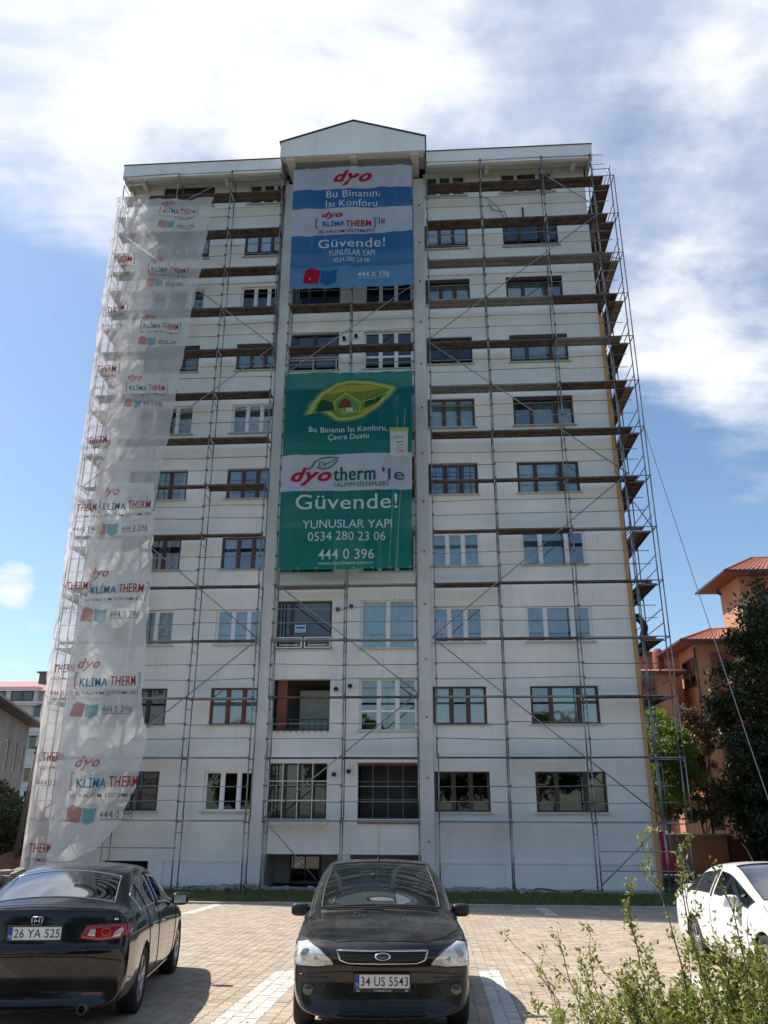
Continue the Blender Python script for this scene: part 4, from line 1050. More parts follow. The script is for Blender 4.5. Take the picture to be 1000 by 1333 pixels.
n1 = net('pale upper netting sheet with printed logos hanging from the roof over the left wing', [(13.5, -12.45), (27.7, -12.3)], [(13.5, -10.42), (14.6, -10.35), (17, -10.1), (20, -9.85), (23.5, -9.6), (27.5, -9.25)], 13.6, 27.55, fn1, net1)
fn2 = net_fn(-1.36, 9.0, .11)
n2 = net('whiter lower netting sheet with printed logos gathered up above the black saloon', [(.9, -12.7), (14, -12.75)], [(.9, -11.9), (1.3, -11.0), (2.2, -10.3), (3.2, -9.95), (4.6, -9.72), (5.4, -9.95), (6.4, -10.02), (9, -10.2), (11, -10.3), (13, -10.3), (14.05, -10.5)], .9, 14.05, fn2, net2, 30)
fn3 = net_fn(-1.28, 5.0, .06)
n3 = net('narrow netting strip at the far left corner running the full height of the block', [(0, -13.5), (5, -13.55), (27.8, -13.58)], [(0, -12.3), (3, -12.5), (8, -12.55), (14, -12.2), (27.8, -12.1)], .35, 27.7, fn3, net3)
t = thing('side_netting', 'netting wrapped round the left flank scaffold behind the corner strip', 'netting', (-13.9, 0, .3)); b = MB()
b.grid(lambda u, v: (-13.56 - .72 * min(1, u * 4) + .05 * math.sin(u * 23), -1.2 + 7 * u, .3 + 27.3 * v + .05 * math.sin(u * 9)), 30, 40); b.build('mesh_fabric', net3, t)
def logo(parent, fn, cx, cz_, s, full=True, tilt=0):
    F = lambda u, v, d=.012: fn(u, v + (u - cx) * tilt, d)
    P = lambda s_, x, z, w, h, m, sh=0, bo=1: text_mb(s_, cx + x * s, cz_ + z * s, w * s, h * s, lambda u, v: F(u, v), sh, bo).build('lettering', m, parent)
    if full:
        P('dyo', -.66, .52, .74, .42, pr_red, .35, 3); P('KLİMA', -.44, .0, .92, .36, pr_blue, 0, 2)
        P('444 0 396', .42, -.92, 1.0, .2, pr_ink, 0, 0)
        badge(parent, lambda u, v, d=.012: F(u, v, d), cx - .64 * s, cz_ - .92 * s, .46 * s, pr_rb, pr_teal, words=False)
        strip([(cx - .98 * s, cz_ + .26 * s), (cx - 1.05 * s, cz_ + .26 * s), (cx - 1.05 * s, cz_ - .24 * s), (cx - .98 * s, cz_ - .24 * s)], .05 * s, F, .012, 'bracket', pr_red, parent)
        strip([(cx - 0.05 * s, cz_ - 1.06 * s), (cx + .92 * s, cz_ - 1.06 * s)], .02, F, .012, 'underline', pr_ink, parent)
    P('THERM', .52, -.02, .86, .31, pr_red, 0, 2)
    strip([(cx + 1.0 * s, cz_ + .2 * s), (cx + 1.08 * s, cz_ + .2 * s), (cx + 1.08 * s, cz_ - .26 * s), (cx + 1.0 * s, cz_ - .26 * s)], .05 * s, F, .012, 'bracket', pr_blue, parent)
    P('ISI YALITIM SİSTEMLERİ' if full else 'SİSTEMLERİ', 0 if full else .5, -.38, 2.1 if full else 1.0, .14, pr_ink, 0, 1)
    if not full: P('444 0 396', .5, -.92, .95, .2, pr_ink, 0, 0)
for x, z in ((-10.75, 26.85), (-10.95, 23.85), (-10.98, 21.05), (-11.25, 18.2)): logo(n1, fn1, x, z, .78, True, -.06)
for x, z, s in ((-11.45, 13.15, 1.0), (-11.45, 9.95, 1.06), (-11.35, 6.65, 1.06), (-10.95, 3.35, 1.12)): logo(n2, fn2, x, z, s, True, .02)
for z in (24.4, 21.9, 19.05, 15.95, 13.1, 10.1, 7.1, 4.15, 1.3): logo(n3, fn3, -13.42, z, .92, False)

# ---- workers on the tower
skin = mat('skin', (.30, .17, .11), .6); dark_cloth = mat('dark_work_clothes', (.035, .038, .045), .9, var=.3, vscale=8); hair_m = mat('dark_hair', (.02, .015, .012), .8)
boot_m = mat('boot_leather', (.03, .024, .02), .6)
def person(label, loc, rz, J):
    """one continuous skinned body; J gives the joint positions"""
    t = thing('person', label, 'person', loc, rz)
    order = ['pelvis', 'waist', 'chest', 'neck', 'head0', 'head1', 'shL', 'elL', 'wrL', 'haL', 'shR', 'elR', 'wrR', 'haR', 'hipL', 'knL', 'anL', 'toL', 'hipR', 'knR', 'anR', 'toR']
    rad = dict(pelvis=.15, waist=.135, chest=.16, neck=.06, head0=.085, head1=.095, shL=.075, elL=.05, wrL=.036, haL=.045, shR=.075, elR=.05, wrR=.036, haR=.045, hipL=.105, knL=.07, anL=.05, toL=.045, hipR=.105, knR=.07, anR=.05, toR=.045)
    E_ = [('pelvis', 'waist'), ('waist', 'chest'), ('chest', 'neck'), ('neck', 'head0'), ('head0', 'head1'), ('chest', 'shL'), ('shL', 'elL'), ('elL', 'wrL'), ('wrL', 'haL'), ('chest', 'shR'), ('shR', 'elR'), ('elR', 'wrR'), ('wrR', 'haR'), ('pelvis', 'hipL'), ('hipL', 'knL'), ('knL', 'anL'), ('anL', 'toL'), ('pelvis', 'hipR'), ('hipR', 'knR'), ('knR', 'anR'), ('anR', 'toR')]
    me = bpy.data.meshes.new('body'); me.from_pydata([J[k] for k in order], [(order.index(a), order.index(b)) for a, b in E_], [])
    o = bpy.data.objects.new('body', me); col.objects.link(o)
    sk = o.modifiers.new('s', 'SKIN'); 
    for i, k in enumerate(order):
        me.skin_vertices[0].data[i].radius = (rad[k], rad[k] * (.8 if k in ('chest', 'waist', 'pelvis') else 1)); me.skin_vertices[0].data[i].use_root = (k == 'pelvis')
    sb_ = o.modifiers.new('d', 'SUBSURF'); sb_.levels = 2
    dg = bpy.context.evaluated_depsgraph_get(); me2 = bpy.data.meshes.new_from_object(o.evaluated_get(dg)); bpy.data.objects.remove(o)
    for m in (dark_cloth, skin, boot_m): me2.materials.append(m)
    H0, W1, W2, A1, A2 = Vector(J['neck']), Vector(J['wrL']), Vector(J['wrR']), Vector(J['anL']), Vector(J['anR'])
    hd = (Vector(J['head1']) - H0).normalized()
    for p in me2.polygons:
        p.use_smooth = True; c = p.center
        if (c - H0).dot(hd) > .03 and (c - H0).length < .42: p.material_index = 1
        for wv, hv in (('wrL', 'haL'), ('wrR', 'haR')):
            q = Vector(J[wv]); dd = (Vector(J[hv]) - q).normalized()
            if (c - q).dot(dd) > 0 and (c - q).length < .16: p.material_index = 1
        for av in ('anL', 'anR'):
            if c.z < Vector(J[av]).z + .03 and (c - Vector(J[av])).length < .35: p.material_index = 2
    body = link('body', me2, t)
    hc = Vector(J['head1']); hm = MB().lathe([(.001, .11), (.06, .10), (.095, .06), (.108, .01), (.105, -.03)], hc, 'z', 14); link('hair', hm.mesh('hair', hair_m), body)
    nose = MB(); f = Vector(J['face']); nose.obox(hc + f * .095 + Vector((0, 0, -.035)), f * .02, Vector((f.y, -f.x, 0)) * .012, (0, 0, .022)); link('nose', nose.mesh('nose', skin), body)
    for sgn in (-1, 1):
        s = Vector((f.y, -f.x, 0)) * sgn
        link('ear', MB().obox(hc + s * .093 + Vector((0, 0, -.03)), s * .01, f * .018, (0, 0, .03)).mesh('ear', skin), body)
        link('eye', MB().obox(hc + s * .035 + f * .092 + Vector((0, 0, .0)), s * .013, f * .004, (0, 0, .007)).mesh('eye', hair_m), body)
    for h_, w_ in (('haL', 'wrL'), ('haR', 'wrR')):
        a = Vector(J[h_]); d = (a - Vector(J[w_])).normalized(); s = d.cross(Vector((0, 0, 1))); s = s.normalized() if s.length > .1 else Vector((1, 0, 0)); k = MB()
        for i, L in enumerate((.07, .08, .076, .06)):
            b0 = a + s * (.033 - i * .022) + d * .02; k.path([b0, b0 + d * L * .55, b0 + d * L + Vector((0, 0, -.02))], .0095, 5, .007)
        b0 = a + s * .04 - d * .01; k.path([b0, b0 + s * .025 + d * .03, b0 + s * .02 + d * .055], .011, 5, .008)
        link('fingers', k.mesh('fingers', skin), body)
    return t
person('worker in dark clothes standing at the corner on the higher tower deck', (7.62, 2.55, LV[4]), R(0), dict(pelvis=(0, 0, .93), waist=(0, 0, 1.08), chest=(-.02, 0, 1.32), neck=(-.04, 0, 1.5), head0=(-.05, 0, 1.58), head1=(-.06, 0, 1.67), shL=(-.02, .19, 1.4), elL=(-.18, .26, 1.18), wrL=(-.36, .16, 1.28), haL=(-.43, .12, 1.32), shR=(-.02, -.19, 1.4), elR=(-.1, -.28, 1.14), wrR=(-.3, -.2, 1.06), haR=(-.38, -.16, 1.06), hipL=(0, .1, .88), knL=(-.02, .13, .48), anL=(.03, .15, .09), toL=(-.13, .17, .04), hipR=(0, -.1, .88), knR=(-.05, -.13, .49), anR=(.02, -.15, .09), toR=(-.14, -.17, .04), face=(-1, 0, 0)))
person('worker in dark clothes bending forward on the lower tower deck', (7.85, 1.75, LV[3]), R(8), dict(pelvis=(.1, 0, .86), waist=(.02, 0, 1.0), chest=(-.16, 0, 1.18), neck=(-.30, 0, 1.30), head0=(-.37, 0, 1.34), head1=(-.44, 0, 1.39), shL=(-.17, .2, 1.24), elL=(-.3, .27, .98), wrL=(-.38, .2, .76), haL=(-.42, .16, .70), shR=(-.17, -.2, 1.24), elR=(-.32, -.3, 1.02), wrR=(-.48, -.2, .88), haR=(-.54, -.16, .84), hipL=(.1, .1, .82), knL=(-.06, .14, .46), anL=(.08, .15, .09), toL=(-.08, .17, .04), hipR=(.1, -.1, .82), knR=(-.02, -.14, .45), anR=(.16, -.15, .09), toR=(0, -.17, .04), face=(-.95, 0, -.3)))
bk_ = thing('plaster_bucket', 'pale plaster bucket standing on the tower deck beside the upper worker', 'bucket', (7.86, .3, LV[4] + .0))
link('body', MB().lathe([(.001, 0), (.11, 0), (.14, .26), (.147, .26), (.147, .275), (.13, .275), (.12, .2), (.001, .2)], (0, 0, 0), 'z', 16).mesh('body', cur_g), bk_)
link('handle', MB().path([(-.14, 0, .26), (-.12, 0, .36), (0, 0, .41), (.12, 0, .36), (.14, 0, .26)], .006, 5).mesh('handle', steel), bk_)

# ================================================================ CARS
def paint_mat(name, c, rough, metal, coat, dust):
    m = bpy.data.materials.new(name); m.use_nodes = True; n, l = m.node_tree.nodes, m.node_tree.links; b = n['Principled BSDF']
    b.inputs['Metallic'].default_value = metal; b.inputs['Specular IOR Level'].default_value = .12; b.inputs['Coat Weight'].default_value = coat; b.inputs['Coat Roughness'].default_value = .025
    geo = n.new('ShaderNodeNewGeometry'); t = n.new('ShaderNodeTexNoise'); t.inputs['Scale'].default_value = 3.5; t.inputs['Detail'].default_value = 9; t.inputs['Roughness'].default_value = .68
    l.new(geo.outputs['Position'], t.inputs['Vector'])
    up_ = n.new('ShaderNodeSeparateXYZ'); l.new(geo.outputs['Normal'], up_.inputs[0])
    mr = n.new('ShaderNodeMapRange'); mr.inputs[1].default_value = .38; mr.inputs[2].default_value = .72; mr.inputs[4].default_value = dust; l.new(t.outputs[0], mr.inputs[0])
    mm = n.new('ShaderNodeMath'); mm.operation = 'MULTIPLY'; mu = n.new('ShaderNodeMapRange'); mu.inputs[1].default_value = -.4; mu.inputs[2].default_value = 1; mu.inputs[3].default_value = .35; l.new(up_.outputs[2], mu.inputs[0])
    l.new(mr.outputs[0], mm.inputs[0]); l.new(mu.outputs[0], mm.inputs[1])
    mx = n.new('ShaderNodeMix'); mx.data_type = 'RGBA'; mx.inputs[6].default_value = (*c, 1); mx.inputs[7].default_value = (.22, .20, .17, 1); l.new(mm.outputs[0], mx.inputs[0]); l.new(mx.outputs[2], b.inputs['Base Color'])
    rr = n.new('ShaderNodeMapRange'); rr.inputs[2].default_value = max(.05, dust); rr.inputs[3].default_value = rough; rr.inputs[4].default_value = min(1, rough + .3); l.new(mm.outputs[0], rr.inputs[0]); l.new(rr.outputs[0], b.inputs['Roughness'])
    cr = n.new('ShaderNodeMapRange'); cr.inputs[2].default_value = max(.05, dust); cr.inputs[3].default_value = .03; cr.inputs[4].default_value = .22; l.new(mm.outputs[0], cr.inputs[0]); l.new(cr.outputs[0], b.inputs['Coat Roughness'])
    MATS[name] = m; return m
black_paint = paint_mat('black_car_paint', (.004, .0045, .006), .25, .0, 1.0, .035)
graph_paint = paint_mat('anthracite_car_paint', (.010, .010, .011), .32, .15, .9, .16)
white_paint = paint_mat('white_car_paint', (.74, .74, .73), .3, 0, .9, .06)
plastic = mat('black_plastic', (.018, .018, .019), .55, var=.2, vscale=20)
rubber = mat('tyre_rubber', (.022, .021, .02), .85, var=.3, vscale=20, bump=.2)
chrome = mat('chrome', (.62, .63, .65), .12, metal=1)
alloy = mat('alloy_wheel', (.42, .43, .45), .32, metal=.8, var=.2, vscale=12)
seat_m = mat('seat_fabric', (.035, .035, .037), .85, var=.2, vscale=12)
dash_m = mat('dashboard_plastic', (.05, .05, .05), .7)
under_m = mat('wheel_well', (.012, .012, .012), .9)
ws_glass = glass_mat('windscreen_glass', (.50, .56, .54), .20, .01, .05, (.25, .28, .27))
sd_glass = glass_mat('car_side_glass', (.20, .23, .23), .10, .01)
rg_glass = glass_mat('car_rear_glass', (.12, .14, .14), .34, .01)
lamp_glass = mat('headlamp_lens', (.60, .62, .63), .12, metal=.15, var=.22, vscale=16, coat=1)
dark_lens = mat('fog_lamp_lens', (.06, .06, .065), .12, metal=.3, coat=1)
amber = mat('amber_lens', (.50, .16, .02), .15, coat=1)
red_lens = mat('red_lens', (.30, .006, .012), .12, var=.3, vscale=25, coat=1)
clear_lens = mat('clear_lens', (.50, .47, .46), .12, metal=.3, var=.3, vscale=25, coat=1)
plate_m = mat('number_plate_white', (.66, .66, .62), .45, var=.06, vscale=20); plate_blue = mat('number_plate_blue', (.01, .06, .32), .45); plate_ink = mat('number_plate_ink', (.012, .012, .014), .5)
seam_m = mat('panel_gap', (.003, .003, .003), .9)

def ring(y, curv, pts): return (y, curv, pts)
def full_ring(st):
    y, curv, pts = st; wm = max(p[0] for p in pts); out = []
    for x, z in pts: out.append((x, y - curv * (x / wm) ** 2.2, z))
    for x, z in reversed(pts[1:-1]): out.append((-x, y - curv * (x / wm) ** 2.2, z))
    return out
def lower(zs=.76, ws=.915, wl=.80, zb=.16, wm=.92): return [(0, zb), (wl, zb), (wm - .02, .28), (wm, .52), (ws, zs)]
def make_body(stations, flags, axles, paint, arch=.355):
    """lofted, subdivided shell; wheel openings cut by boolean; split into painted shell and panes"""
    v, f, mi = [], [], []
    rings = [full_ring(s) for s in stations]; M = len(rings[0]); H = len(stations[0][2])
    for r_ in rings: v += r_
    for i in range(len(rings) - 1):
        for j in range(M):
            k = (j + 1) % M; f.append((i * M + j, i * M + k, (i + 1) * M + k, (i + 1) * M + j))
            jj = j if j < H - 1 else M - 1 - j      # mirrored strip index
            fl = flags.get(i, ''); m = 0
            if jj == 5 and 's' in fl: m = 2
            if jj in (7, 8) and 'w' in fl: m = 1
            if jj in (7, 8) and 'r' in fl: m = 3
            mi.append(m)
    for base, rev in ((0, True), ((len(rings) - 1) * M, False)):
        for j in range(H - 1):
            a, b = j, j + 1; a2, b2 = (M - j) % M, (M - j - 1) % M
            q = [base + a, base + b] + ([base + b2] if b2 != b else []) + ([base + a2] if a2 != a else [])
            f.append(tuple(reversed(q)) if rev else tuple(q)); mi.append(0)
    me = bpy.data.meshes.new('shell'); me.from_pydata(v, [], f); me.polygons.foreach_set('material_index', mi)
    for m in (paint, ws_glass, sd_glass, rg_glass, under_m): me.materials.append(m)
    bm = bmesh.new(); bm.from_mesh(me); bmesh.ops.recalc_face_normals(bm, faces=bm.faces); bm.to_mesh(me); bm.free()
    for p in me.polygons: p.use_smooth = True
    o = bpy.data.objects.new('shell', me); col.objects.link(o); s = o.modifiers.new('s', 'SUBSURF'); s.levels = 3; s.render_levels = 3
    cut = []
    for ay in axles:
        for sx in (-1, 1):
            c = MB(); n = 40; c.lathe([(arch, .58 * sx), (arch, 1.2 * sx)], (0, ay, .315), 'x', n)
            b0 = len(c.v); c.f.append(tuple(range(n))); c.f.append(tuple(reversed(range(n, 2 * n)))); c.m += [0, 0]; c.sm += [False, False]
            cm = c.mesh('cut', under_m); bm = bmesh.new(); bm.from_mesh(cm); bmesh.ops.recalc_face_normals(bm, faces=bm.faces); bm.to_mesh(cm); bm.free()
            co = bpy.data.objects.new('cut', cm); col.objects.link(co); md = o.modifiers.new('b', 'BOOLEAN'); md.object = co; md.operation = 'DIFFERENCE'; md.solver = 'EXACT'; md.material_mode = 'TRANSFER'; cut.append(co)
    dg = bpy.context.evaluated_depsgraph_get(); full = bpy.data.meshes.new_from_object(o.evaluated_get(dg), preserve_all_data_layers=True, depsgraph=dg)
    bpy.data.objects.remove(o)
    for c in cut: bpy.data.objects.remove(c)
    co = np.array([tuple(p.co) for p in full.vertices]); polys = [tuple(p.vertices) for p in full.polygons]; mid = [p.material_index for p in full.polygons]; names = [m.name if m else '' for m in full.materials]
    ui = names.index('wheel_well')
    bvh = BVHTree.FromPolygons([Vector(c) for c in co], polys)
    def sub(sel, mats, nm):
        idx = [i for i, k in enumerate(mid) if sel(k, polys[i])]; used = sorted({a for i in idx for a in polys[i]}); mp = {a: n for n, a in enumerate(used)}
        m = bpy.data.meshes.new(nm); m.from_pydata([tuple(co[a]) for a in used], [], [tuple(mp[a] for a in polys[i]) for i in idx])
        for x in mats: m.materials.append(x)
        m.polygons.foreach_set('use_smooth', [True] * len(idx))
        if len(mats) > 1: m.polygons.foreach_set('material_index', [1 if mid[i] == ui else 0 for i in idx])
        return m
    cen = lambda p: sum(co[a][0] for a in p) / len(p)
    meshes = {'body': sub(lambda k, p: k in (0, ui), (paint, under_m), 'body'), 'windscreen': sub(lambda k, p: k == 1, (ws_glass,), 'windscreen'),
              'side_r': sub(lambda k, p: k == 2 and cen(p) > 0, (sd_glass,), 'side_glass'), 'side_l': sub(lambda k, p: k == 2 and cen(p) < 0, (sd_glass,), 'side_glass'), 'rear': sub(lambda k, p: k == 3, (rg_glass,), 'rear_glass')}
    bpy.data.meshes.remove(full)
    return meshes, bvh
def boundary_tube(me, r, m, parent, name):
    bm = bmesh.new(); bm.from_mesh(me); E_ = [e for e in bm.edges if e.is_boundary]; mb = MB(); todo = set(E_)
    while todo:
        e = todo.pop(); path = [e.verts[0], e.verts[1]]
        while True:
            nx = [x for x in path[-1].link_edges if x in todo]
            if not nx: break
            todo.discard(nx[0]); path.append(nx[0].other_vert(path[-1]))
        if len(path) > 4: mb.path([p.co.copy() + p.normal * .002 for p in (path[:-1] if path[0] == path[-1] else path)], r, 5, closed=path[0] == path[-1])
    bm.free(); return link(name, mb.mesh(name, m), parent)
DIRS = {'front': (lambda a, b: (Vector((a, 4, b)), Vector((0, -1, 0)))), 'rear': (lambda a, b: (Vector((a, -4, b)), Vector((0, 1, 0)))),
        'right': (lambda a, b: (Vector((3, a, b)), Vector((-1, 0, 0)))), 'left': (lambda a, b: (Vector((-3, a, b)), Vector((1, 0, 0)))), 'top': (lambda a, b: (Vector((a, b, 4)), Vector((0, 0, -1)))),
        'frontright': (lambda a, b: (Vector((a * .7 + 3, a * -.7 + 3, b)), Vector((-.707, -.707, 0))))}
def hit(bvh, side, a, b, d=0, lim=None):
    o, dr = DIRS[side](a, b); loc, nor, i, dist = bvh.ray_cast(o, dr)
    if loc is None: return None
    if nor.dot(dr) > 0: nor = -nor
    return loc + nor * d
def patch(bvh, side, pts, d, nm, m, parent, sub=3, thick=True):
    bm = bmesh.new(); vs = [bm.verts.new((a, b, 0)) for a, b in pts]; bm.faces.new(vs); bmesh.ops.triangulate(bm, faces=bm.faces)
    for _ in range(sub): bmesh.ops.subdivide_edges(bm, edges=[e for e in bm.edges if e.calc_length() > .03], cuts=1, use_grid_fill=True)
    bmesh.ops.triangulate(bm, faces=bm.faces)
    bnd = [v for v in bm.verts if v.is_boundary]; bset = set(bnd)
    for v in bm.verts:
        h_ = hit(bvh, side, v.co.x, v.co.y, -.002 if v in bset else d)
        v.co = h_ if h_ else Vector((99, 0, 0))
    bmesh.ops.delete(bm, geom=[v for v in bm.verts if v.co.x > 50], context='VERTS')
    me = bpy.data.meshes.new(nm); bm.to_mesh(me); bm.free(); me.materials.append(m)
    for p in me.polygons: p.use_smooth = True
    return link(nm, me, parent)
def seam(bvh, side, pts, r, nm, m, parent, d=.001, n=14, closed=False):
    P = []
    pp = pts + [pts[0]] if closed else pts
    for (a, b), (c, e) in zip(pp, pp[1:]):
        k = max(2, int(math.hypot(c - a, e - b) / .05))
        for i in range(k): h_ = hit(bvh, side, a + (c - a) * i / k, b + (e - b) * i / k, d); (P.append(h_) if h_ else None)
    if not closed:
        h_ = hit(bvh, side, *pts[-1], d)
        if h_: P.append(h_)
    return link(nm, MB().path(P, r, 5, closed=closed).mesh(nm, m), parent) if len(P) > 2 else None
def superell(c, r, e=.5, n=18, m=0, mb=None, tilt=None):
    mb = mb or MB(); c = Vector(c); sg = lambda w, p: math.copysign(abs(w) ** p, w)
    T = tilt or Matrix.Identity(3)
    def f(u, v):
        a, b = u * 2 * math.pi, (v - .5) * math.pi
        return c + T @ Vector((r[0] * sg(math.cos(b), e) * sg(math.cos(a), e), r[1] * sg(math.cos(b), e) * sg(math.sin(a), e), r[2] * sg(math.sin(b), e)))
    mb.grid(f, n, n // 2, m=m); return mb
def wheel(parent, x, y, r=.315, w=.2, spokes=5, twin=True, lab=None, rimr=.21):
    sx = 1 if x > 0 else -1
    o = link('wheel', MB().lathe([(rimr, -w / 2), (r - .03, -w / 2), (r - .006, -w / 2 + .02), (r, -w / 4), (r, w / 4), (r - .006, w / 2 - .02), (r - .03, w / 2), (rimr + .012, w / 2 - .004), (rimr, w / 2 - .02)], (0, 0, 0), 'x', 36).mesh('wheel', rubber), parent, loc=(x - sx * w / 2, y, r))
    tr = MB()
    for q in (-.05, -.017, .017, .05): tr.lathe([(r + .0005, q - .003), (r + .0005, q + .003)], (0, 0, 0), 'x', 36)
    link('tread_groove', tr.mesh('tread_groove', under_m), o)
    k = MB(); xo = sx * (w / 2 - .015)
    k.lathe([(rimr, -w / 2), (rimr, sx * 0), (rimr - .004, xo), (rimr - .018, xo + sx * .004), (rimr - .026, xo - sx * .02), (rimr - .028, -sx * w / 2)], (0, 0, 0), 'x', 36)
    k.lathe([(.001, xo - sx * .01), (.03, xo - sx * .008), (.05, xo - sx * .02), (.055, xo - sx * .06)], (0, 0, 0), 'x', 20)
    for i in range(spokes):
        a = 2 * math.pi * i / spokes + .3
        for da in ((-.13, .13) if twin else (0,)):
            p0 = Vector((xo - sx * .022, .04 * math.cos(a), .04 * math.sin(a))); p1 = Vector((xo - sx * .01, (rimr - .012) * math.cos(a + da), (rimr - .012) * math.sin(a + da)))
            d = (p1 - p0); t = Vector((0, -math.sin(a), math.cos(a)))
            k.obox((p0 + p1) / 2, d / 2, t * (.013 if twin else .024), (.010, 0, 0))
    for i in range(5): a = 2 * math.pi * i / 5; k.lathe([(.001, xo - sx * .004), (.008, xo - sx * .004), (.008, xo - sx * .02)], (0, .034 * math.cos(a), .034 * math.sin(a)), 'x', 6)
    link('rim', k.mesh('rim', alloy), o)
    link('brake_disc', MB().lathe([(.05, xo - sx * .075), (.145, xo - sx * .075), (.145, xo - sx * .09)], (0, 0, 0), 'x', 28).mesh('brake_disc', steel_d), o)
    link('hub_shadow_plate', MB().lathe([(.001, xo - sx * .1), (rimr - .03, xo - sx * .1)], (0, 0, 0), 'x', 24).mesh('hub_shadow_plate', under_m), o)
    return o
def plate(parent, y, z, text, facing, sub=None, tilt=0, W=.52, H=.112):
    s = 1 if facing == 'front' else -1          # +y or -y
    o = link('number_plate', MB().box(-W / 2, W / 2, -.006, .0, -H / 2, H / 2).mesh('number_plate', plate_m), parent, loc=(0, y, z), rot=(tilt, 0, math.pi if s > 0 else 0))
    link('blue_strip', MB().box(-W / 2 + .002, -W / 2 + .042, -.0075, -.0061, -H / 2 + .002, H / 2 - .002).mesh('blue_strip', plate_blue), o)
    link('lettering', text_mb('TR', -W / 2 + .022, -.028, .026, .026, lambda u, v: (u, -.0085, v), bold=1).mesh('lettering', plate_m), o)
    link('lettering', text_mb(text, .022, 0, W * .86, .076, lambda u, v: (u, -.0072, v), bold=1).mesh('lettering', plate_ink), o)
    fr = MB(); e = .012
    fr.box(-W / 2 - e, W / 2 + e, -.010, .012, H / 2 + .001, H / 2 + e); fr.box(-W / 2 - e, W / 2 + e, -.010, .012, -H / 2 - (.032 if sub else e), -H / 2 - .001); fr.box(-W / 2 - e, -W / 2 - .001, -.010, .012, -H / 2, H / 2); fr.box(W / 2 + .001, W / 2 + e, -.010, .012, -H / 2, H / 2)
    link('plate_holder', fr.mesh('plate_holder', plastic), o)
    if sub:
        for t_, cx, w in sub: link('lettering', text_mb(t_, cx, -H / 2 - .017, w, .018, lambda u, v: (u, -.0115, v), bold=1).mesh('lettering', plate_m), o)
    return o
def interior(t, cowl_y, roof_z=1.4):
    link('dashboard', superell((0, cowl_y - .22, .88), (.72, .28, .13), .4).mesh('dashboard', dash_m), t)
    sw = MB(); c = Vector((-.36, cowl_y - .58, .90)); T = Matrix.Rotation(R(-62), 3, 'X')
    sw.path([c + T @ Vector((.185 * math.cos(a), .185 * math.sin(a), 0)) for a in np.linspace(0, 2 * math.pi, 24, endpoint=False)], .014, 6, closed=True); sw.obox(c, T @ Vector((.17, 0, 0)), T @ Vector((0, .02, 0)), T @ Vector((0, 0, .01)))
    link('steering_wheel', sw.mesh('steering_wheel', plastic), t)
    for x in (-.37, .37):
        s = superell((x, cowl_y - 1.22, .82), (.24, .10, .36), .5, tilt=Matrix.Rotation(R(12), 3, 'X')); superell((x, cowl_y - .92, .52), (.25, .28, .09), .5, mb=s)
        o = link('seat', s.mesh('seat', seat_m), t); hd = superell((x, cowl_y - 1.31, 1.20), (.13, .055, .09), .6)
        for q in (-.05, .05): hd.tube((x + q, cowl_y - 1.3, 1.05), (x + q, cowl_y - 1.3, 1.16), .006)
        link('headrest', hd.mesh('headrest', seat_m), o)
    s = superell((0, cowl_y - 2.18, .80), (.62, .10, .30), .4); link('seat', s.mesh('seat', seat_m), t, label='rear bench seat')
    link('floor_pan', MB().box(-.78, .78, -1.6, 1.0, .24, .30).mesh('floor_pan', under_m), t)
    mr = superell((0, cowl_y - .62, roof_z - .10), (.12, .018, .032), .5, n=12); link('rear_view_mirror', mr.mesh('rear_view_mirror', plastic), t)
def door_mirrors(t, y, z, x, paint_, g=1.0):
    for s in (-1, 1):
        m = superell((s * (x + .09), y, z), (.105 * g, .062 * g, .072 * g), .62, n=20); m.obox((s * (x - .02), y + .02, z - .035), (.06, 0, 0), (0, .022, 0), (0, 0, .018))
        o = link('door_mirror', m.mesh('door_mirror', paint_), t)
        link('mirror_glass', MB().box(s * (x + .09) - .078, s * (x + .09) + .078, y - .0635 * g - .002, y - .0635 * g + .002, z - .05, z + .05).mesh('mirror_glass', chrome), o)
def wipers(t, bvh, y0, spans):
    for (x0, x1, yb, yt) in spans:
        P = []
        for i in range(9):
            q = i / 8; h_ = hit(bvh, 'top', x0 + (x1 - x0) * q, yb + (yt - yb) * q, .022)
            if h_: P.append(h_)
        o = link('wiper', MB().path(P, .010, 5).mesh('wiper', plastic), t)

def place(t, x, y, heading):
    """stand the car on the sloping car park"""
    t.rotation_mode = 'QUATERNION'; q = Matrix.Rotation(-math.atan(.042), 3, 'X') @ Matrix.Rotation(R(heading), 3, 'Z')
    t.rotation_quaternion = q.to_quaternion(); t.location = (x, y, gz(y))

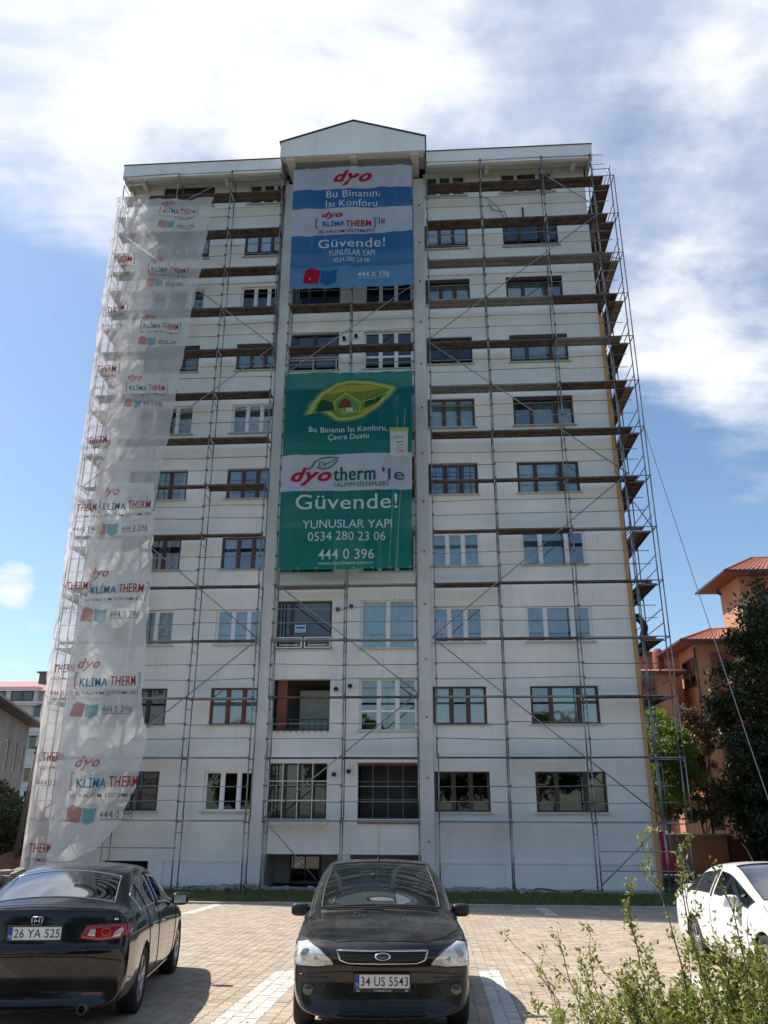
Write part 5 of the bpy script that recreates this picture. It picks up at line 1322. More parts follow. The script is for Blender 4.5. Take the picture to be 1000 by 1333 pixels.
# ---- anthracite hatchback facing the viewer
def hatchback():
    t = thing('parked_car', 'dark grey dusty hatchback facing the viewer, centre of the car park', 'car')
    L = lower
    st = [ring(2.12, .24, [(0, .19), (.60, .19), (.76, .26), (.80, .42), (.80, .52), (.78, .585), (.70, .615), (.60, .63), (.30, .635), (0, .64)]),
          ring(2.08, .23, [(0, .17), (.66, .17), (.82, .25), (.85, .42), (.85, .57), (.83, .67), (.76, .72), (.66, .74), (.33, .755), (0, .76)]),
          ring(1.98, .19, [(0, .16), (.70, .16), (.86, .25), (.88, .43), (.88, .62), (.87, .745), (.80, .80), (.70, .815), (.34, .825), (0, .828)]),
          ring(1.72, .08, [(0, .16), (.76, .16), (.885, .26), (.91, .47), (.905, .67), (.89, .815), (.81, .865), (.70, .88), (.34, .89), (0, .892)]),
          ring(1.35, .0, L(.715, .91, .78) + [(.895, .88), (.80, .925), (.69, .935), (.34, .945), (0, .948)]),
          ring(1.02, 0, L(.75) + [(.875, .915), (.775, .955), (.685, .965), (.34, .985), (0, .99)]),
          ring(.93, 0, L(.76) + [(.875, .93), (.80, .975), (.735, .985), (.37, 1.012), (0, 1.018)]),
          ring(.54, 0, L(.78) + [(.875, .955), (.745, 1.175), (.685, 1.20), (.33, 1.238), (0, 1.246)]),
          ring(.14, 0, L(.79) + [(.875, .972), (.68, 1.335), (.625, 1.37), (.30, 1.415), (0, 1.424)]),
          ring(-.04, 0, L(.79) + [(.875, .978), (.66, 1.375), (.615, 1.43), (.31, 1.455), (0, 1.46)]),
          ring(-.36, 0, L(.79) + [(.875, .985), (.65, 1.405), (.61, 1.455), (.31, 1.48), (0, 1.485)]),
          ring(-.46, 0, L(.79) + [(.875, .987), (.65, 1.408), (.61, 1.458), (.31, 1.482), (0, 1.487)]),
          ring(-1.0, 0, L(.80) + [(.87, 1.0), (.62, 1.395), (.565, 1.44), (.29, 1.47), (0, 1.478)]),
          ring(-1.45, 0, L(.81) + [(.86, 1.02), (.61, 1.34), (.555, 1.405), (.28, 1.435), (0, 1.443)]),
          ring(-1.78, 0, L(.81, .905) + [(.845, 1.03), (.62, 1.22), (.555, 1.32), (.28, 1.35), (0, 1.36)]),
          ring(-2.0, -.06, L(.80, .88, .76, .2, .89) + [(.82, 1.0), (.70, 1.06), (.60, 1.08), (.30, 1.10), (0, 1.11)]),
          ring(-2.10, -.10, L(.76, .85, .74, .22, .87) + [(.80, .90), (.70, .92), (.60, .93), (.30, .94), (0, .94)]),
          ring(-2.17, -.14, [(0, .25), (.66, .25), (.78, .34), (.82, .48), (.81, .60), (.78, .66), (.70, .69), (.60, .70), (.30, .70), (0, .70)])]
    fl = {6: 'ws', 7: 'ws', 8: 'ws', 9: 's', 11: 's', 12: 's', 13: 'r', 14: 'r'}
    st = [(y, c_ * .8, [(x * (.955 if z < 1.03 else 1), z) for x, z in pts]) for y, c_, pts in st]
    ms, bvh = make_body(st, fl, (1.30, -1.34), graph_paint)
    body = link('body', ms['body'], t)
    w = link('windscreen', ms['windscreen'], t); boundary_tube(ms['windscreen'], .011, plastic, w, 'window_seal')
    for k in ('side_r', 'side_l'): g = link('side_glass', ms[k], t); boundary_tube(ms[k], .010, plastic, g, 'window_seal')
    g = link('rear_glass', ms['rear'], t); boundary_tube(ms['rear'], .009, plastic, g, 'window_seal')
    interior(t, .93, 1.42)
    for x in (-.80, .80):
        for y in (1.30, -1.34): wheel(t, x * 1.08, y)
    # headlights: swept-back lenses with an inner reflector and an amber corner
    for s in (-1, 1):
        h_ = [(s * .455, .605), (s * .62, .585), (s * .845, .595), (s * .865, .70), (s * .845, .785), (s * .73, .81), (s * .60, .745), (s * .49, .665)]
        hp = patch(bvh, 'front', h_, .006, 'headlight', lamp_glass, t, 4)
        seam(bvh, 'front', h_, .007, 'lamp_rim', plastic, hp, closed=True)
        for cx, cz_, r_ in ((.61, .66, .045), (.73, .69, .055)):
            p = hit(bvh, 'front', s * cx, cz_, .006)
            if p: link('lamp_bowl', MB().lathe([(r_, .001), (r_ * .9, .003), (r_ * .5, .004), (.001, .005)], p, 'y', 18).mesh('lamp_bowl', clear_lens), hp)
        patch(bvh, 'front', [(s * .805, .64), (s * .85, .65), (s * .855, .72), (s * .82, .73)], .010, 'indicator', amber, hp, 2)
        # fog lamp recess and bumper corner line
        fp = [(s * .52, .455), (s * .80, .46), (s * .80, .37), (s * .56, .335)]
        f_ = patch(bvh, 'front', fp, .003, 'fog_recess', plastic, t, 3); seam(bvh, 'front', [(s * .50, .50), (s * .83, .505), (s * .86, .40)], .006, 'bumper_crease', graph_paint, t)
        p = hit(bvh, 'front', s * .70, .40, .0)
        if p: link('fog_lamp', MB().lathe([(.05, 0), (.05, .012), (.035, .016), (.001, .018)], p, 'y', 18).mesh('fog_lamp', dark_lens), f_)
    # grille: trapezoid with chrome frame and mesh
    gp = [(-.43, .735), (.43, .735), (.40, .665), (.33, .635), (-.33, .635), (-.40, .665)]
    gr_ = patch(bvh, 'front', gp, .004, 'grille', plastic, t, 4); seam(bvh, 'front', gp, .010, 'grille_frame', chrome, gr_, .008, closed=True)
    for z in (.655, .675, .695, .715): seam(bvh, 'front', [(-.40 + abs(z - .69) * .4, z), (.40 - abs(z - .69) * .4, z)], .0035, 'grille_bar', seam_m, gr_, .006)
    p = hit(bvh, 'front', 0, .69, .012); q = Matrix.Identity(3)
    bd = MB().lathe([(.001, .012), (.05, .010), (.062, .004), (.064, -.01)], (0, 0, 0), 'y', 24); bd.v = [(x * 1.25, y, z * .55) for x, y, z in bd.v]; bo = link('badge', bd.mesh('badge', chrome), t, loc=p)
    bi = MB().lathe([(.001, .0145), (.048, .0125)], (0, 0, 0), 'y', 24); bi.v = [(x * 1.25, y, z * .55) for x, y, z in bi.v]; link('badge_field', bi.mesh('badge_field', mat('badge_blue', (.02, .03, .07), .3)), bo)
    link('lettering', text_mb('Ford', 0, 0, .075, .026, lambda u, v: (-u, .017, v), .3, 0).mesh('lettering', chrome), bo)
    # lower intake, lip, plate
    patch(bvh, 'front', [(-.40, .315), (.40, .315), (.46, .20), (-.46, .20)], .002, 'lower_intake', plastic, t, 3)
    for z in (.23, .26, .29): seam(bvh, 'front', [(-.40, z), (.40, z)], .006, 'intake_bar', plastic, t, .006)
    seam(bvh, 'front', [(-.84, .52), (-.45, .545), (0, .55), (.45, .545), (.84, .52)], .006, 'bumper_crease', graph_paint, t, .0)
    pb = hit(bvh, 'front', 0, .47, 0); plate(t, pb.y + .022, .47, '34 US 5543', 'front', (('TÜRKİYE', 0, .17), ('26', -.23, .03), ('26', .23, .03)))
    # bonnet shut line, creases, washer jets, badge gap
    seam(bvh, 'top', [(-.72, .99), (-.80, 1.3), (-.76, 1.6), (-.62, 1.83), (-.43, 1.955), (0, 1.99), (.43, 1.955), (.62, 1.83), (.76, 1.6), (.80, 1.3), (.72, .99)], .0055, 'bonnet_gap', seam_m, t)
    for s in (-1, 1):
        seam(bvh, 'top', [(s * .40, .99), (s * .44, 1.4), (s * .36, 1.85)], .010, 'bonnet_crease', graph_paint, t, -.0085)
        p = hit(bvh, 'top', s * .27, 1.10, .006); link('washer_jet', superell(p, (.014, .018, .008), .8, 10).mesh('washer_jet', plastic), t)
        side = 'right' if s > 0 else 'left'
        seam(bvh, side, [(.98, .90), (.86, .62), (.80, .30), (-.30, .30), (-.40, .60), (-.40, .97)], .005, 'door_gap', seam_m, t)
        seam(bvh, side, [(-.42, .30), (-1.0, .32), (-1.15, .70), (-1.1, .98)], .005, 'door_gap', seam_m, t)
        seam(bvh, side, [(.78, .45), (-1.0, .45)], .018, 'rub_strip', plastic, t, .0)
        for y in (-.25, -.98): p = hit(bvh, side, y, .84, .015); link('door_handle', superell(p, (.014, .09, .016), .6, 12).mesh('door_handle', graph_paint), t)
        # tail lamps high on the rear pillar
        patch(bvh, 'rear', [(s * .62, .80), (s * .80, .80), (s * .80, .99), (s * .66, 1.0)], .006, 'tail_light', red_lens, t, 3)
    ck = MB()
    # cowl plastic between bonnet and glass
    patch(bvh, 'top', [(-.66, .985), (.66, .985), (.66, .925), (.34, .905), (-.34, .905), (-.66, .925)], .006, 'cowl_panel', plastic, t, 3)
    wipers(t, bvh, .95, [(-.62, .05, .955, .93), (-.02, .60, .97, .93)])
    door_mirrors(t, .62, .985, .815, plastic, .95)
    p = hit(bvh, 'top', 0.02, -.15, .0); a = MB().lathe([(.022, 0), (.016, .02), (.008, .03)], p, 'z', 10); a.path([p + Vector((0, -.0, .03)), p + Vector((-.01, -.12, .25)), p + Vector((-.02, -.26, .46))], .005, 5, .002); link('antenna', a.mesh('antenna', plastic), t)
    # sun visor tag behind the glass
    link('mirror_sticker', MB().box(-.03, .03, .405, .407, 1.20, 1.22).mesh('mirror_sticker', plate_m), t)
    plate(t, -2.185, .62, '34 US 5543', 'rear')
    return t
ford = hatchback(); place(ford, -.72, -17.97, 184.7)

# ---- saloons
def saloon(label, paint_, kind):
    t = thing('parked_car', label, 'car'); L = lower
    st = [ring(2.30, .26, [(0, .19), (.58, .19), (.74, .26), (.78, .40), (.78, .50), (.76, .56), (.68, .59), (.58, .60), (.30, .605), (0, .61)]),
          ring(2.25, .25, [(0, .17), (.64, .17), (.81, .25), (.84, .40), (.84, .54), (.82, .63), (.75, .67), (.65, .69), (.33, .70), (0, .705)]),
          ring(2.08, .18, [(0, .16), (.70, .16), (.86, .25), (.88, .43), (.88, .60), (.85, .72), (.78, .765), (.69, .78), (.34, .80), (0, .805)]),
          ring(1.75, .06, [(0, .16), (.76, .16), (.885, .26), (.91, .47), (.905, .66), (.87, .79), (.79, .83), (.69, .845), (.34, .87), (0, .875)]),
          ring(1.35, .0, L(.71, .91, .78) + [(.875, .85), (.78, .89), (.68, .90), (.34, .925), (0, .93)]),
          ring(1.08, 0, L(.74) + [(.875, .90), (.775, .935), (.685, .945), (.34, .965), (0, .97)]),
          ring(.98, 0, L(.75) + [(.875, .915), (.755, .96), (.69, .97), (.34, .995), (0, 1.0)]),
          ring(.55, 0, L(.77) + [(.875, .94), (.72, 1.13), (.66, 1.16), (.33, 1.19), (0, 1.20)]),
          ring(.10, 0, L(.78) + [(.875, .955), (.665, 1.30), (.605, 1.34), (.30, 1.375), (0, 1.385)]),
          ring(-.08, 0, L(.785) + [(.875, .96), (.65, 1.34), (.59, 1.385), (.30, 1.42), (0, 1.43)]),
          ring(-.42, 0, L(.79) + [(.875, .97), (.635, 1.36), (.58, 1.405), (.29, 1.437), (0, 1.445)]),
          ring(-.52, 0, L(.79) + [(.875, .972), (.635, 1.36), (.58, 1.405), (.29, 1.437), (0, 1.445)]),
          ring(-.98, 0, L(.80) + [(.872, .985), (.635, 1.335), (.58, 1.385), (.29, 1.42), (0, 1.428)]),
          ring(-1.25, 0, L(.81) + [(.868, .995), (.65, 1.275), (.59, 1.318), (.30, 1.370), (0, 1.388)]),
          ring(-1.52, 0, L(.815) + [(.865, 1.005), (.70, 1.15), (.625, 1.195), (.31, 1.262), (0, 1.285)]),
          ring(-1.80, 0, L(.81, .91) + [(.86, 1.0), (.76, 1.045), (.665, 1.065), (.33, 1.112), (0, 1.13)]),
          ring(-1.92, 0, L(.80, .905) + [(.85, .99), (.76, 1.03), (.67, 1.045), (.33, 1.065), (0, 1.07)]),
          ring(-2.20, -.07, L(.79, .895, .78, .18, .90) + [(.845, .975), (.765, 1.03), (.67, 1.052), (.33, 1.07), (0, 1.075)]),
          ring(-2.27, -.10, L(.785, .89, .775, .18, .895) + [(.84, .97), (.765, 1.028), (.67, 1.052), (.33, 1.07), (0, 1.075)]),
          ring(-2.295, -.12, L(.77, .885, .765, .2, .89) + [(.84, .945), (.765, .99), (.67, 1.01), (.33, 1.025), (0, 1.03)]),
          ring(-2.32, -.13, L(.70, .875, .755, .2, .885) + [(.84, .79), (.76, .82), (.66, .83), (.33, .835), (0, .84)]),
          ring(-2.33, -.13, L(.64, .87, .75, .2, .88) + [(.84, .70), (.76, .715), (.66, .72), (.33, .72), (0, .72)]),
          ring(-2.38, -.15, [(0, .21), (.74, .21), (.84, .29), (.87, .44), (.865, .58), (.83, .655), (.75, .675), (.65, .68), (.31, .685), (0, .685)])]
    fl = {6: 'ws', 7: 'ws', 8: 'ws', 9: 's', 11: 's', 12: 's', 13: 'sr', 14: 'r'}
    ms, bvh = make_body(st, fl, (1.40, -1.31), paint_, .36)
    body = link('body', ms['body'], t)
    w = link('windscreen', ms['windscreen'], t); boundary_tube(ms['windscreen'], .010, plastic, w, 'window_seal')
    trim = chrome if kind == 'black' else plastic
    for k in ('side_r', 'side_l'): g = link('side_glass', ms[k], t); boundary_tube(ms[k], .009, trim, g, 'window_trim')
    g = link('rear_glass', ms['rear'], t); boundary_tube(ms['rear'], .008, chrome if kind == 'black' else plastic, g, 'window_trim')
    interior(t, .98, 1.38)
    for x in (-.91, .91):
        for y in (1.40, -1.31): wheel(t, x, y, .32, .21, 5, True, rimr=.225)
    for s in (-1, 1):
        side = 'right' if s > 0 else 'left'
        seam(bvh, side, [(1.0, .88), (.92, .60), (.86, .28), (-.40, .28), (-.46, .60), (-.47, .95)], .005, 'door_gap', seam_m, t)
        seam(bvh, side, [(-.47, .28), (-.90, .30), (-1.08, .62), (-1.16, .98)], .005, 'door_gap', seam_m, t)
        seam(bvh, side, [(1.2, .74), (0, .80), (-1.2, .83), (-2.1, .82)], .007, 'body_crease', paint_, t, -.003)
        for y in (-.28, -.92): p = hit(bvh, side, y, .80, .016); link('door_handle', superell(p, (.014, .095, .016), .6, 12).mesh('door_handle', chrome if kind == 'black' else paint_), t)
        seam(bvh, side, [(-.47, .965), (-.475, 1.15), (-.48, 1.33)], .022, 'door_pillar', plastic, t, .0)
        seam(bvh, side, [(-1.16, .995), (-1.19, 1.12), (-1.2, 1.24)], .010, 'quarter_pillar', plastic, t, .0)
        seam(bvh, side, [(.95, .235), (-.85, .235)], .018, 'sill_trim', chrome if kind == 'black' else paint_, t, -.006)
        # lamps
        hl = [(s * .46, .60), (s * .66, .59), (s * .83, .62), (s * .86, .70), (s * .80, .75), (s * .60, .72), (s * .48, .66)]
        hp = patch(bvh, 'front', hl, .006, 'headlight', lamp_glass, t, 3); seam(bvh, 'front', hl, .006, 'lamp_rim', plastic, hp, closed=True)
        tl = [(s * .42, .80), (s * .47, .915), (s * .70, .93), (s * .84, .925), (s * .86, .86), (s * .80, .795), (s * .62, .775)]
        tp = patch(bvh, 'rear', tl, .008, 'tail_light', red_lens, t, 4); seam(bvh, 'rear', tl, .005, 'lamp_rim', plastic, tp, closed=True)
        patch(bvh, 'rear', [(s * .465, .81), (s * .50, .895), (s * .575, .90), (s * .575, .80)], .0125, 'clear_lens', clear_lens, tp, 2)
        patch(bvh, 'rear', [(s * .70, .79), (s * .735, .865), (s * .80, .91), (s * .84, .88), (s * .79, .80)], .0125, 'clear_lens', clear_lens, tp, 2)
        p = hit(bvh, 'rear', s * .66, .855, .012)
        if p: link('lamp_ring', MB().lathe([(.046, 0), (.046, -.006), (.034, -.008), (.001, -.006)], p, 'y', 20).mesh('lamp_ring', red_lens), tp)
        side_t = [(-2.14, .80), (-2.10, .86), (-2.04, .915), (-2.2, .925), (-2.3, .91)]
        patch(bvh, side, [(-2.24, .80), (-2.02, .86), (-1.98, .905), (-2.22, .925)], .005, 'tail_light', red_lens, t, 3, True)
        patch(bvh, 'rear', [(s * .50, .335), (s * .70, .335), (s * .70, .315), (s * .50, .315)], .006, 'reflector', red_lens, t, 2)
        ex = MB().lathe([(.038, .0), (.042, .0), (.042, .14), (.036, .14), (.036, .005)], (s * .55, -2.40, .215), 'y', 20); link('exhaust', ex.mesh('exhaust', steel_d), t)
    # boot lid shut lines, plinth and badge
    seam(bvh, 'rear', [(-.60, .98), (-.52, .80), (-.50, .705), (-.44, .665), (.44, .665), (.50, .705), (.52, .80), (.60, .98)], .005, 'boot_gap', seam_m, t)
    seam(bvh, 'rear', [(-.40, .72), (-.32, .685), (.32, .685), (.40, .72)], .010, 'plate_recess_edge', paint_, t, .002)
    seam(bvh, 'rear', [(-.84, .60), (-.5, .635), (0, .64), (.5, .635), (.84, .60)], .005, 'bumper_gap', seam_m, t, 0)
    seam(bvh, 'top', [(-.76, -2.19), (-.3, -2.245), (.3, -2.245), (.76, -2.19)], .012, 'boot_lip', paint_, t, -.002)
    seam(bvh, 'top', [(-.70, 1.04), (-.78, 1.35), (-.74, 1.75), (-.60, 2.0), (0, 2.15), (.60, 2.0), (.74, 1.75), (.78, 1.35), (.70, 1.04)], .005, 'bonnet_gap', seam_m, t)
    gp = [(-.34, .66), (.34, .66), (.28, .55), (-.28, .55)]; g = patch(bvh, 'front', gp, .004, 'grille', plastic, t, 3); seam(bvh, 'front', gp, .009, 'grille_frame', chrome, g, .006, closed=True)
    patch(bvh, 'front', [(-.5, .36), (.5, .36), (.45, .22), (-.45, .22)], .003, 'lower_intake', plastic, t, 3)
    wipers(t, bvh, 1, [(-.6, .05, 1.02, 1.0), (-.02, .58, 1.03, 1.0)])
    door_mirrors(t, .66, .97, .90, paint_, 1.1)
    if kind == 'black':
        p = hit(bvh, 'rear', 0, .86, 0); plate(t, p.y - .014, .85, '26 YA 525', 'rear', None, W=.50)
        by = hit(bvh, 'rear', 0, .955, .006); b = MB()
        b.path([by + Vector((x, -.003, z)) for x, z in ((-.045, .036), (.045, .036), (.052, .02), (.044, -.036), (-.044, -.036), (-.052, .02))], .0055, 5, closed=True)
        b.tube(by + Vector((-.024, -.003, .03)), by + Vector((-.020, -.003, -.03)), .006); b.tube(by + Vector((.024, -.003, .03)), by + Vector((.020, -.003, -.03)), .006); b.tube(by + Vector((-.02, -.003, 0)), by + Vector((.02, -.003, 0)), .005)
        link('badge', b.mesh('badge', chrome), t)
        p = hit(bvh, 'rear', .74, .965, .002)
        if p: link('badge', superell(p, (.022, .006, .012), .7, 10).mesh('badge', chrome), t, label='tiny chrome emblem above the right tail light')
        link('rear_shelf', MB().box(-.55, .55, -1.72, -1.45, .985, 1.0).mesh('rear_shelf', dash_m), t)
    else:
        for x in (.12,):
            p = hit(bvh, 'top', x, -.6, 0); link('antenna', MB().path([p, p + Vector((.0, -.16, .16)), p + Vector((0, -.36, .26))], .005, 5, .002).mesh('antenna', plastic), t)
    return t
honda = saloon('shiny black saloon seen from behind at the left, white number plate and red tail lights', black_paint, 'black'); place(honda, -4.33, -17.77, 9.4)
white = saloon('white saloon parked nose out at the right behind the leafy bush', white_paint, 'white'); place(white, 4.88, -15.7, 181.5)

# ================================================================ NEIGHBOURING BUILDINGS
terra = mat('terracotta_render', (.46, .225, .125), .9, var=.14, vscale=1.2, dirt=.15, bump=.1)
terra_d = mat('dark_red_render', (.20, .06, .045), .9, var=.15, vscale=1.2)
tile_m = mat('clay_tiles', (.36, .12, .075), .8, var=.35, vscale=5)
timber = mat('eave_timber', (.20, .095, .06), .8, var=.25, vscale=4)
gutter_m = mat('dark_gutter', (.045, .03, .028), .5)
def tiled_slope(mb, a, b, c, d, m=0, pitch_=.26, rise=.035):
    """roof plane a-b (eave) to d-c (top) with half-round tile rows running up it"""
    a, b, c, d = map(Vector, (a, b, c, d)); L = (b - a).length; n = max(2, int(L / pitch_)); nrm_ = (b - a).cross(d - a).normalized()
    if nrm_.z < 0: nrm_ = -nrm_
    K = 3
    for i in range(n):
        for k in range(K):
            q0, q1 = (i + k / K) / n, (i + (k + 1) / K) / n; h0, h1 = rise * math.sin(math.pi * k / K), rise * math.sin(math.pi * (k + 1) / K)
            mb.quad(a.lerp(b, q0) + nrm_ * h0, a.lerp(b, q1) + nrm_ * h1, d.lerp(c, q1) + nrm_ * h1, d.lerp(c, q0) + nrm_ * h0, m=m, smooth=True)
def hip_block(t, x0, x1, y0, y1, z0, z1, over, rise, wm_, rm_=None, eave_t=.14, wins=(), name='wall'):
    """storey block with overhanging hipped tile roof"""
    w = MB(); ops_f = [o[1:5] for o in wins if o[0] == 'f']; wall_grid(w, x0, x1, z0, z1, ops_f, Y=y0, depth=.15)
    w.quad((x0, y1, z0), (x0, y0, z0), (x0, y0, z1), (x0, y1, z1)); w.quad((x1, y0, z0), (x1, y1, z0), (x1, y1, z1), (x1, y0, z1)); w.quad((x1, y1, z0), (x0, y1, z0), (x0, y1, z1), (x1, y1, z1))
    w.build(name, wm_, t)
    for (a, b, c, d) in ops_f: window(t, a, b, c, d, y0 + .08, 'k', (1, 1) if b - a > 1 else (1,), ('b', full), 'D', sill=False)
    e = MB(); X0, X1, Y0, Y1 = x0 - over, x1 + over, y0 - over, y1 + over; e.box(X0, X1, Y0, Y1, z1 + .003, z1 + .06); e.build('eave_board', timber, t)
    g = MB(); g.box(X0 - .06, X1 + .06, Y0 - .06, Y0 - .002, z1 - .02, z1 + .10); g.box(X0 - .06, X0 - .002, Y0, Y1, z1 - .02, z1 + .10); g.build('gutter', gutter_m, t)
    r = MB(); zt = z1 + .062; my = (Y0 + Y1) / 2; hx = min((Y1 - Y0) / 2, (X1 - X0) / 2 - .05); A, B, C_, D_ = (X0, Y0, zt), (X1, Y0, zt), (X1, Y1, zt), (X0, Y1, zt); P_, Q_ = (X0 + hx, my, zt + rise), (X1 - hx, my, zt + rise)
    tiled_slope(r, A, B, Q_, P_); tiled_slope(r, C_, D_, P_, Q_); tiled_slope(r, D_, A, P_, P_); tiled_slope(r, B, C_, Q_, Q_); r.build('roof', rm_ or tile_m, t)
    rd = MB(); 
    for p, q in ((A, P_), (B, Q_), (P_, Q_)): rd.tube(p, q, .09, 6)
    rd.build('ridge_tiles', tile_m, t)
def side_window(t, X, y0, y1, z0, z1, curt=True):
    """window in a wall that faces -X: reveal frame, mullion, panes"""
    f = MB(); f.box(X - .06, X - .002, y0, y1, z0, z0 + .09); f.box(X - .06, X - .002, y0, y1, z1 - .09, z1); f.box(X - .06, X - .002, y0, y0 + .09, z0 + .09, z1 - .09); f.box(X - .06, X - .002, y1 - .09, y1, z0 + .09, z1 - .09)
    n = max(1, round((y1 - y0) / 1.2))
    for i in range(1, n): y = y0 + (y1 - y0) * i / n; f.box(X - .055, X - .003, y - .04, y + .04, z0 + .09, z1 - .09)
    o = f.build('window', darkbrown_fr, t)
    for i in range(n):
        a, b = y0 + (y1 - y0) * i / n, y0 + (y1 - y0) * (i + 1) / n; MB().box(X - .03, X - .022, a + .04, b - .04, z0 + .09, z1 - .09).build('pane', glassA, o)
    MB().box(X - .012, X - .006, y0 + .09, y1 - .09, z0 + .09, z1 - .09).build('curtain', cur_w, o)
    MB().box(X - .14, X - .061, y0 - .08, y1 + .08, z0 - .07, z0 - .002).build('sill', gutter_m, o)
ob = thing('terracotta_house', 'sunlit orange house with deep eaves and red tile roofs right of the scaffold tower', 'house', (14, 17, 0))
hip_block(ob, 17.6, 26, 17.2, 20.4, 9.5, 15.05, 1.1, 1.5, terra, wins=(('f', 18.9, 20.3, 12.9, 14.3),))
hip_block(ob, 14.6, 19.2, 17.1, 20.2, 0, 11.1, 1.05, 1.1, terra)
side_window(ob, 14.6, 17.35, 19.7, 8.95, 10.45); side_window(ob, 14.6, 17.35, 19.7, 5.8, 7.4)
hip_block(ob, 19.25, 28, 13.6, 17.0, 0, 12.55, 1.15, 1.3, terra, wins=(('f', 20.4, 21.8, 10.2, 11.7), ('f', 20.4, 21.8, 7.2, 8.7)))
side_window(ob, 19.25, 14.6, 15.7, 10.0, 12.1)
MB().box(20.5, 26.5, 15.2, 17.15, 13.4, 13.52).build('canopy', timber, ob)
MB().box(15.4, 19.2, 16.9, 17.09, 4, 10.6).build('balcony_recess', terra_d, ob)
dp = MB().path([(18.6, 17.0, 14.8), (18.6, 17.1, 14.2), (18.6, 17.12, 13), (18.6, 17.12, 11.9)], .07, 6); dp.path([(14.52, 17.05, 10.9), (14.52, 17.05, 2)], .06, 6); dp.path([(17.45, 20.3, 15.0), (17.45, 20.3, 14.8), (17.5, 20.1, 14.7)], .07, 6); dp.build('downpipe', gutter_m, ob)
MB().lathe([(.34, 0), (.34, 1.2), (.2, 1.45), (.001, 1.5)], (13.75, 21.6, 10.2), 'z', 14).build('chimney', terra_d, ob)
ob2 = thing('terracotta_house', 'lower orange house front with a red tile canopy, glimpsed through the scaffold tower', 'house', (11.5, 17, 0))
hip_block(ob2, 9.8, 13.6, 18, 23, 0, 9.6, .5, .5, terra, wins=(('f', 10.3, 11.5, 6.2, 8.6), ('f', 10.3, 11.5, 3.2, 5.0)))
MB().box(9.9, 12.4, 17.85, 17.99, 5.6, 9.3).build('recess_panel', terra_d, ob2)
hip_block(ob2, 10.5, 16, 23.5, 30, 0, 11.6, .6, .7, terra)
# small outbuilding behind the yard wall
sh = thing('garden_hut', 'small orange hut with a red tile roof behind the yard wall', 'hut', (13, 16, 0)); hip_block(sh, 12.6, 15.4, 16, 18, 0, 2.9, .45, .5, terra, wins=(('f', 13.9, 14.6, 1.4, 2.4),))

# yard wall, lit orange render with a coping
yw = thing('yard_wall', 'low orange rendered wall closing the yard right of the block', 'wall', (10, 8, 0))
MB().box(7.3, 12.0, 8.0, 8.25, 0, 1.42).build('wall', terra, yw); MB().box(7.25, 12.05, 7.95, 8.3, 1.422, 1.49).build('coping', kerb_m, yw)
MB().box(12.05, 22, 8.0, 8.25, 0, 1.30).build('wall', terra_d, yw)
for x in (9.4, 11.95): MB().box(x, x + .1, 7.96, 7.999, 0, 1.42).build('pilaster_strip', gutter_m, yw)
rl = MB()
for x in np.arange(12.2, 22, 1.4): rl.tube((x, 8.12, 1.3), (x, 8.12, 2.0), .025)
rl.tube((12.1, 8.12, 1.95), (22, 8.12, 1.95), .02); rl.tube((12.1, 8.12, 1.65), (22, 8.12, 1.65), .015); rl.build('railing', steel_d, yw)

# cars standing behind the yard wall: only roofs and windows show
def far_car(x, y, rz, label, pm):
    t = thing('parked_car', label, 'car', (x, y, 0), rz, 'cars parked behind the yard wall')
    prof = [(-2.2, .35), (-2.25, .8), (-1.9, .98), (-1.2, 1.02), (-.7, 1.42), (.5, 1.44), (1.15, 1.0), (2.0, .85), (2.25, .6), (2.2, .3)]
    b = MB()
    N = len(prof)
    for s, w in ((-1, .86), (1, .86)):
        b.quad(*[(a, s * (w - (.16 if z > 1.1 else 0)), z) for a, z in (prof if s < 0 else reversed(prof))])
    for (a, z), (c, e) in zip(prof, prof[1:]):
        w0, w1 = .86 - (.16 if z > 1.1 else 0), .86 - (.16 if e > 1.1 else 0); b.quad((a, -w0, z), (a, w0, z), (c, w1, e), (c, -w1, e), smooth=False)
    link('body', b.mesh('body', pm), t)
    for s in (-1, 1):
        q = MB(); q.quad((-1.05, s * .862, 1.03), (1.05, s * .862, 1.03), (.5, s * .735, 1.38), (-.62, s * .735, 1.38)); link('side_glass', q.mesh('side_glass', glassD), t)
        for a in (-1.35, 1.35):
            o = link('wheel', MB().lathe([(.001, 0), (.3, 0), (.31, -.02), (.31, -.18)] if s > 0 else [(.001, 0), (.3, 0), (.31, .02), (.31, .18)], (a, s * .87, .31), 'y', 18).mesh('wheel', rubber), t)
            link('rim', MB().lathe([(.001, s * .004), (.19, s * .004), (.2, s * .0)], (a, s * .87, .31), 'y', 14).mesh('rim', alloy), o)
    q = MB(); q.quad((1.12, -.80, 1.035), (1.12, .80, 1.035), (.56, .68, 1.40), (.56, -.68, 1.40)); link('windscreen', q.mesh('windscreen', glassD), t)
    q = MB(); q.quad((-1.17, .80, 1.055), (-1.17, -.80, 1.055), (-.78, -.68, 1.38), (-.78, .68, 1.38)); link('rear_glass', q.mesh('rear_glass', glassD), t)
far_car(10.4, 13, .06, 'pale car behind the orange yard wall nearest the block', white_paint)
far_car(15.4, 12.2, -.1, 'silver car behind the yard wall farther to the right', mat('silver_car_paint', (.42, .43, .45), .3, metal=.5, coat=.8))
yard = MB(); yard.quad((7.4, -3.7, -.02), (40, -3.7, -.02), (40, 30, -.02), (7.4, 30, -.02)); yard.build('yard', soil, kind='structure')

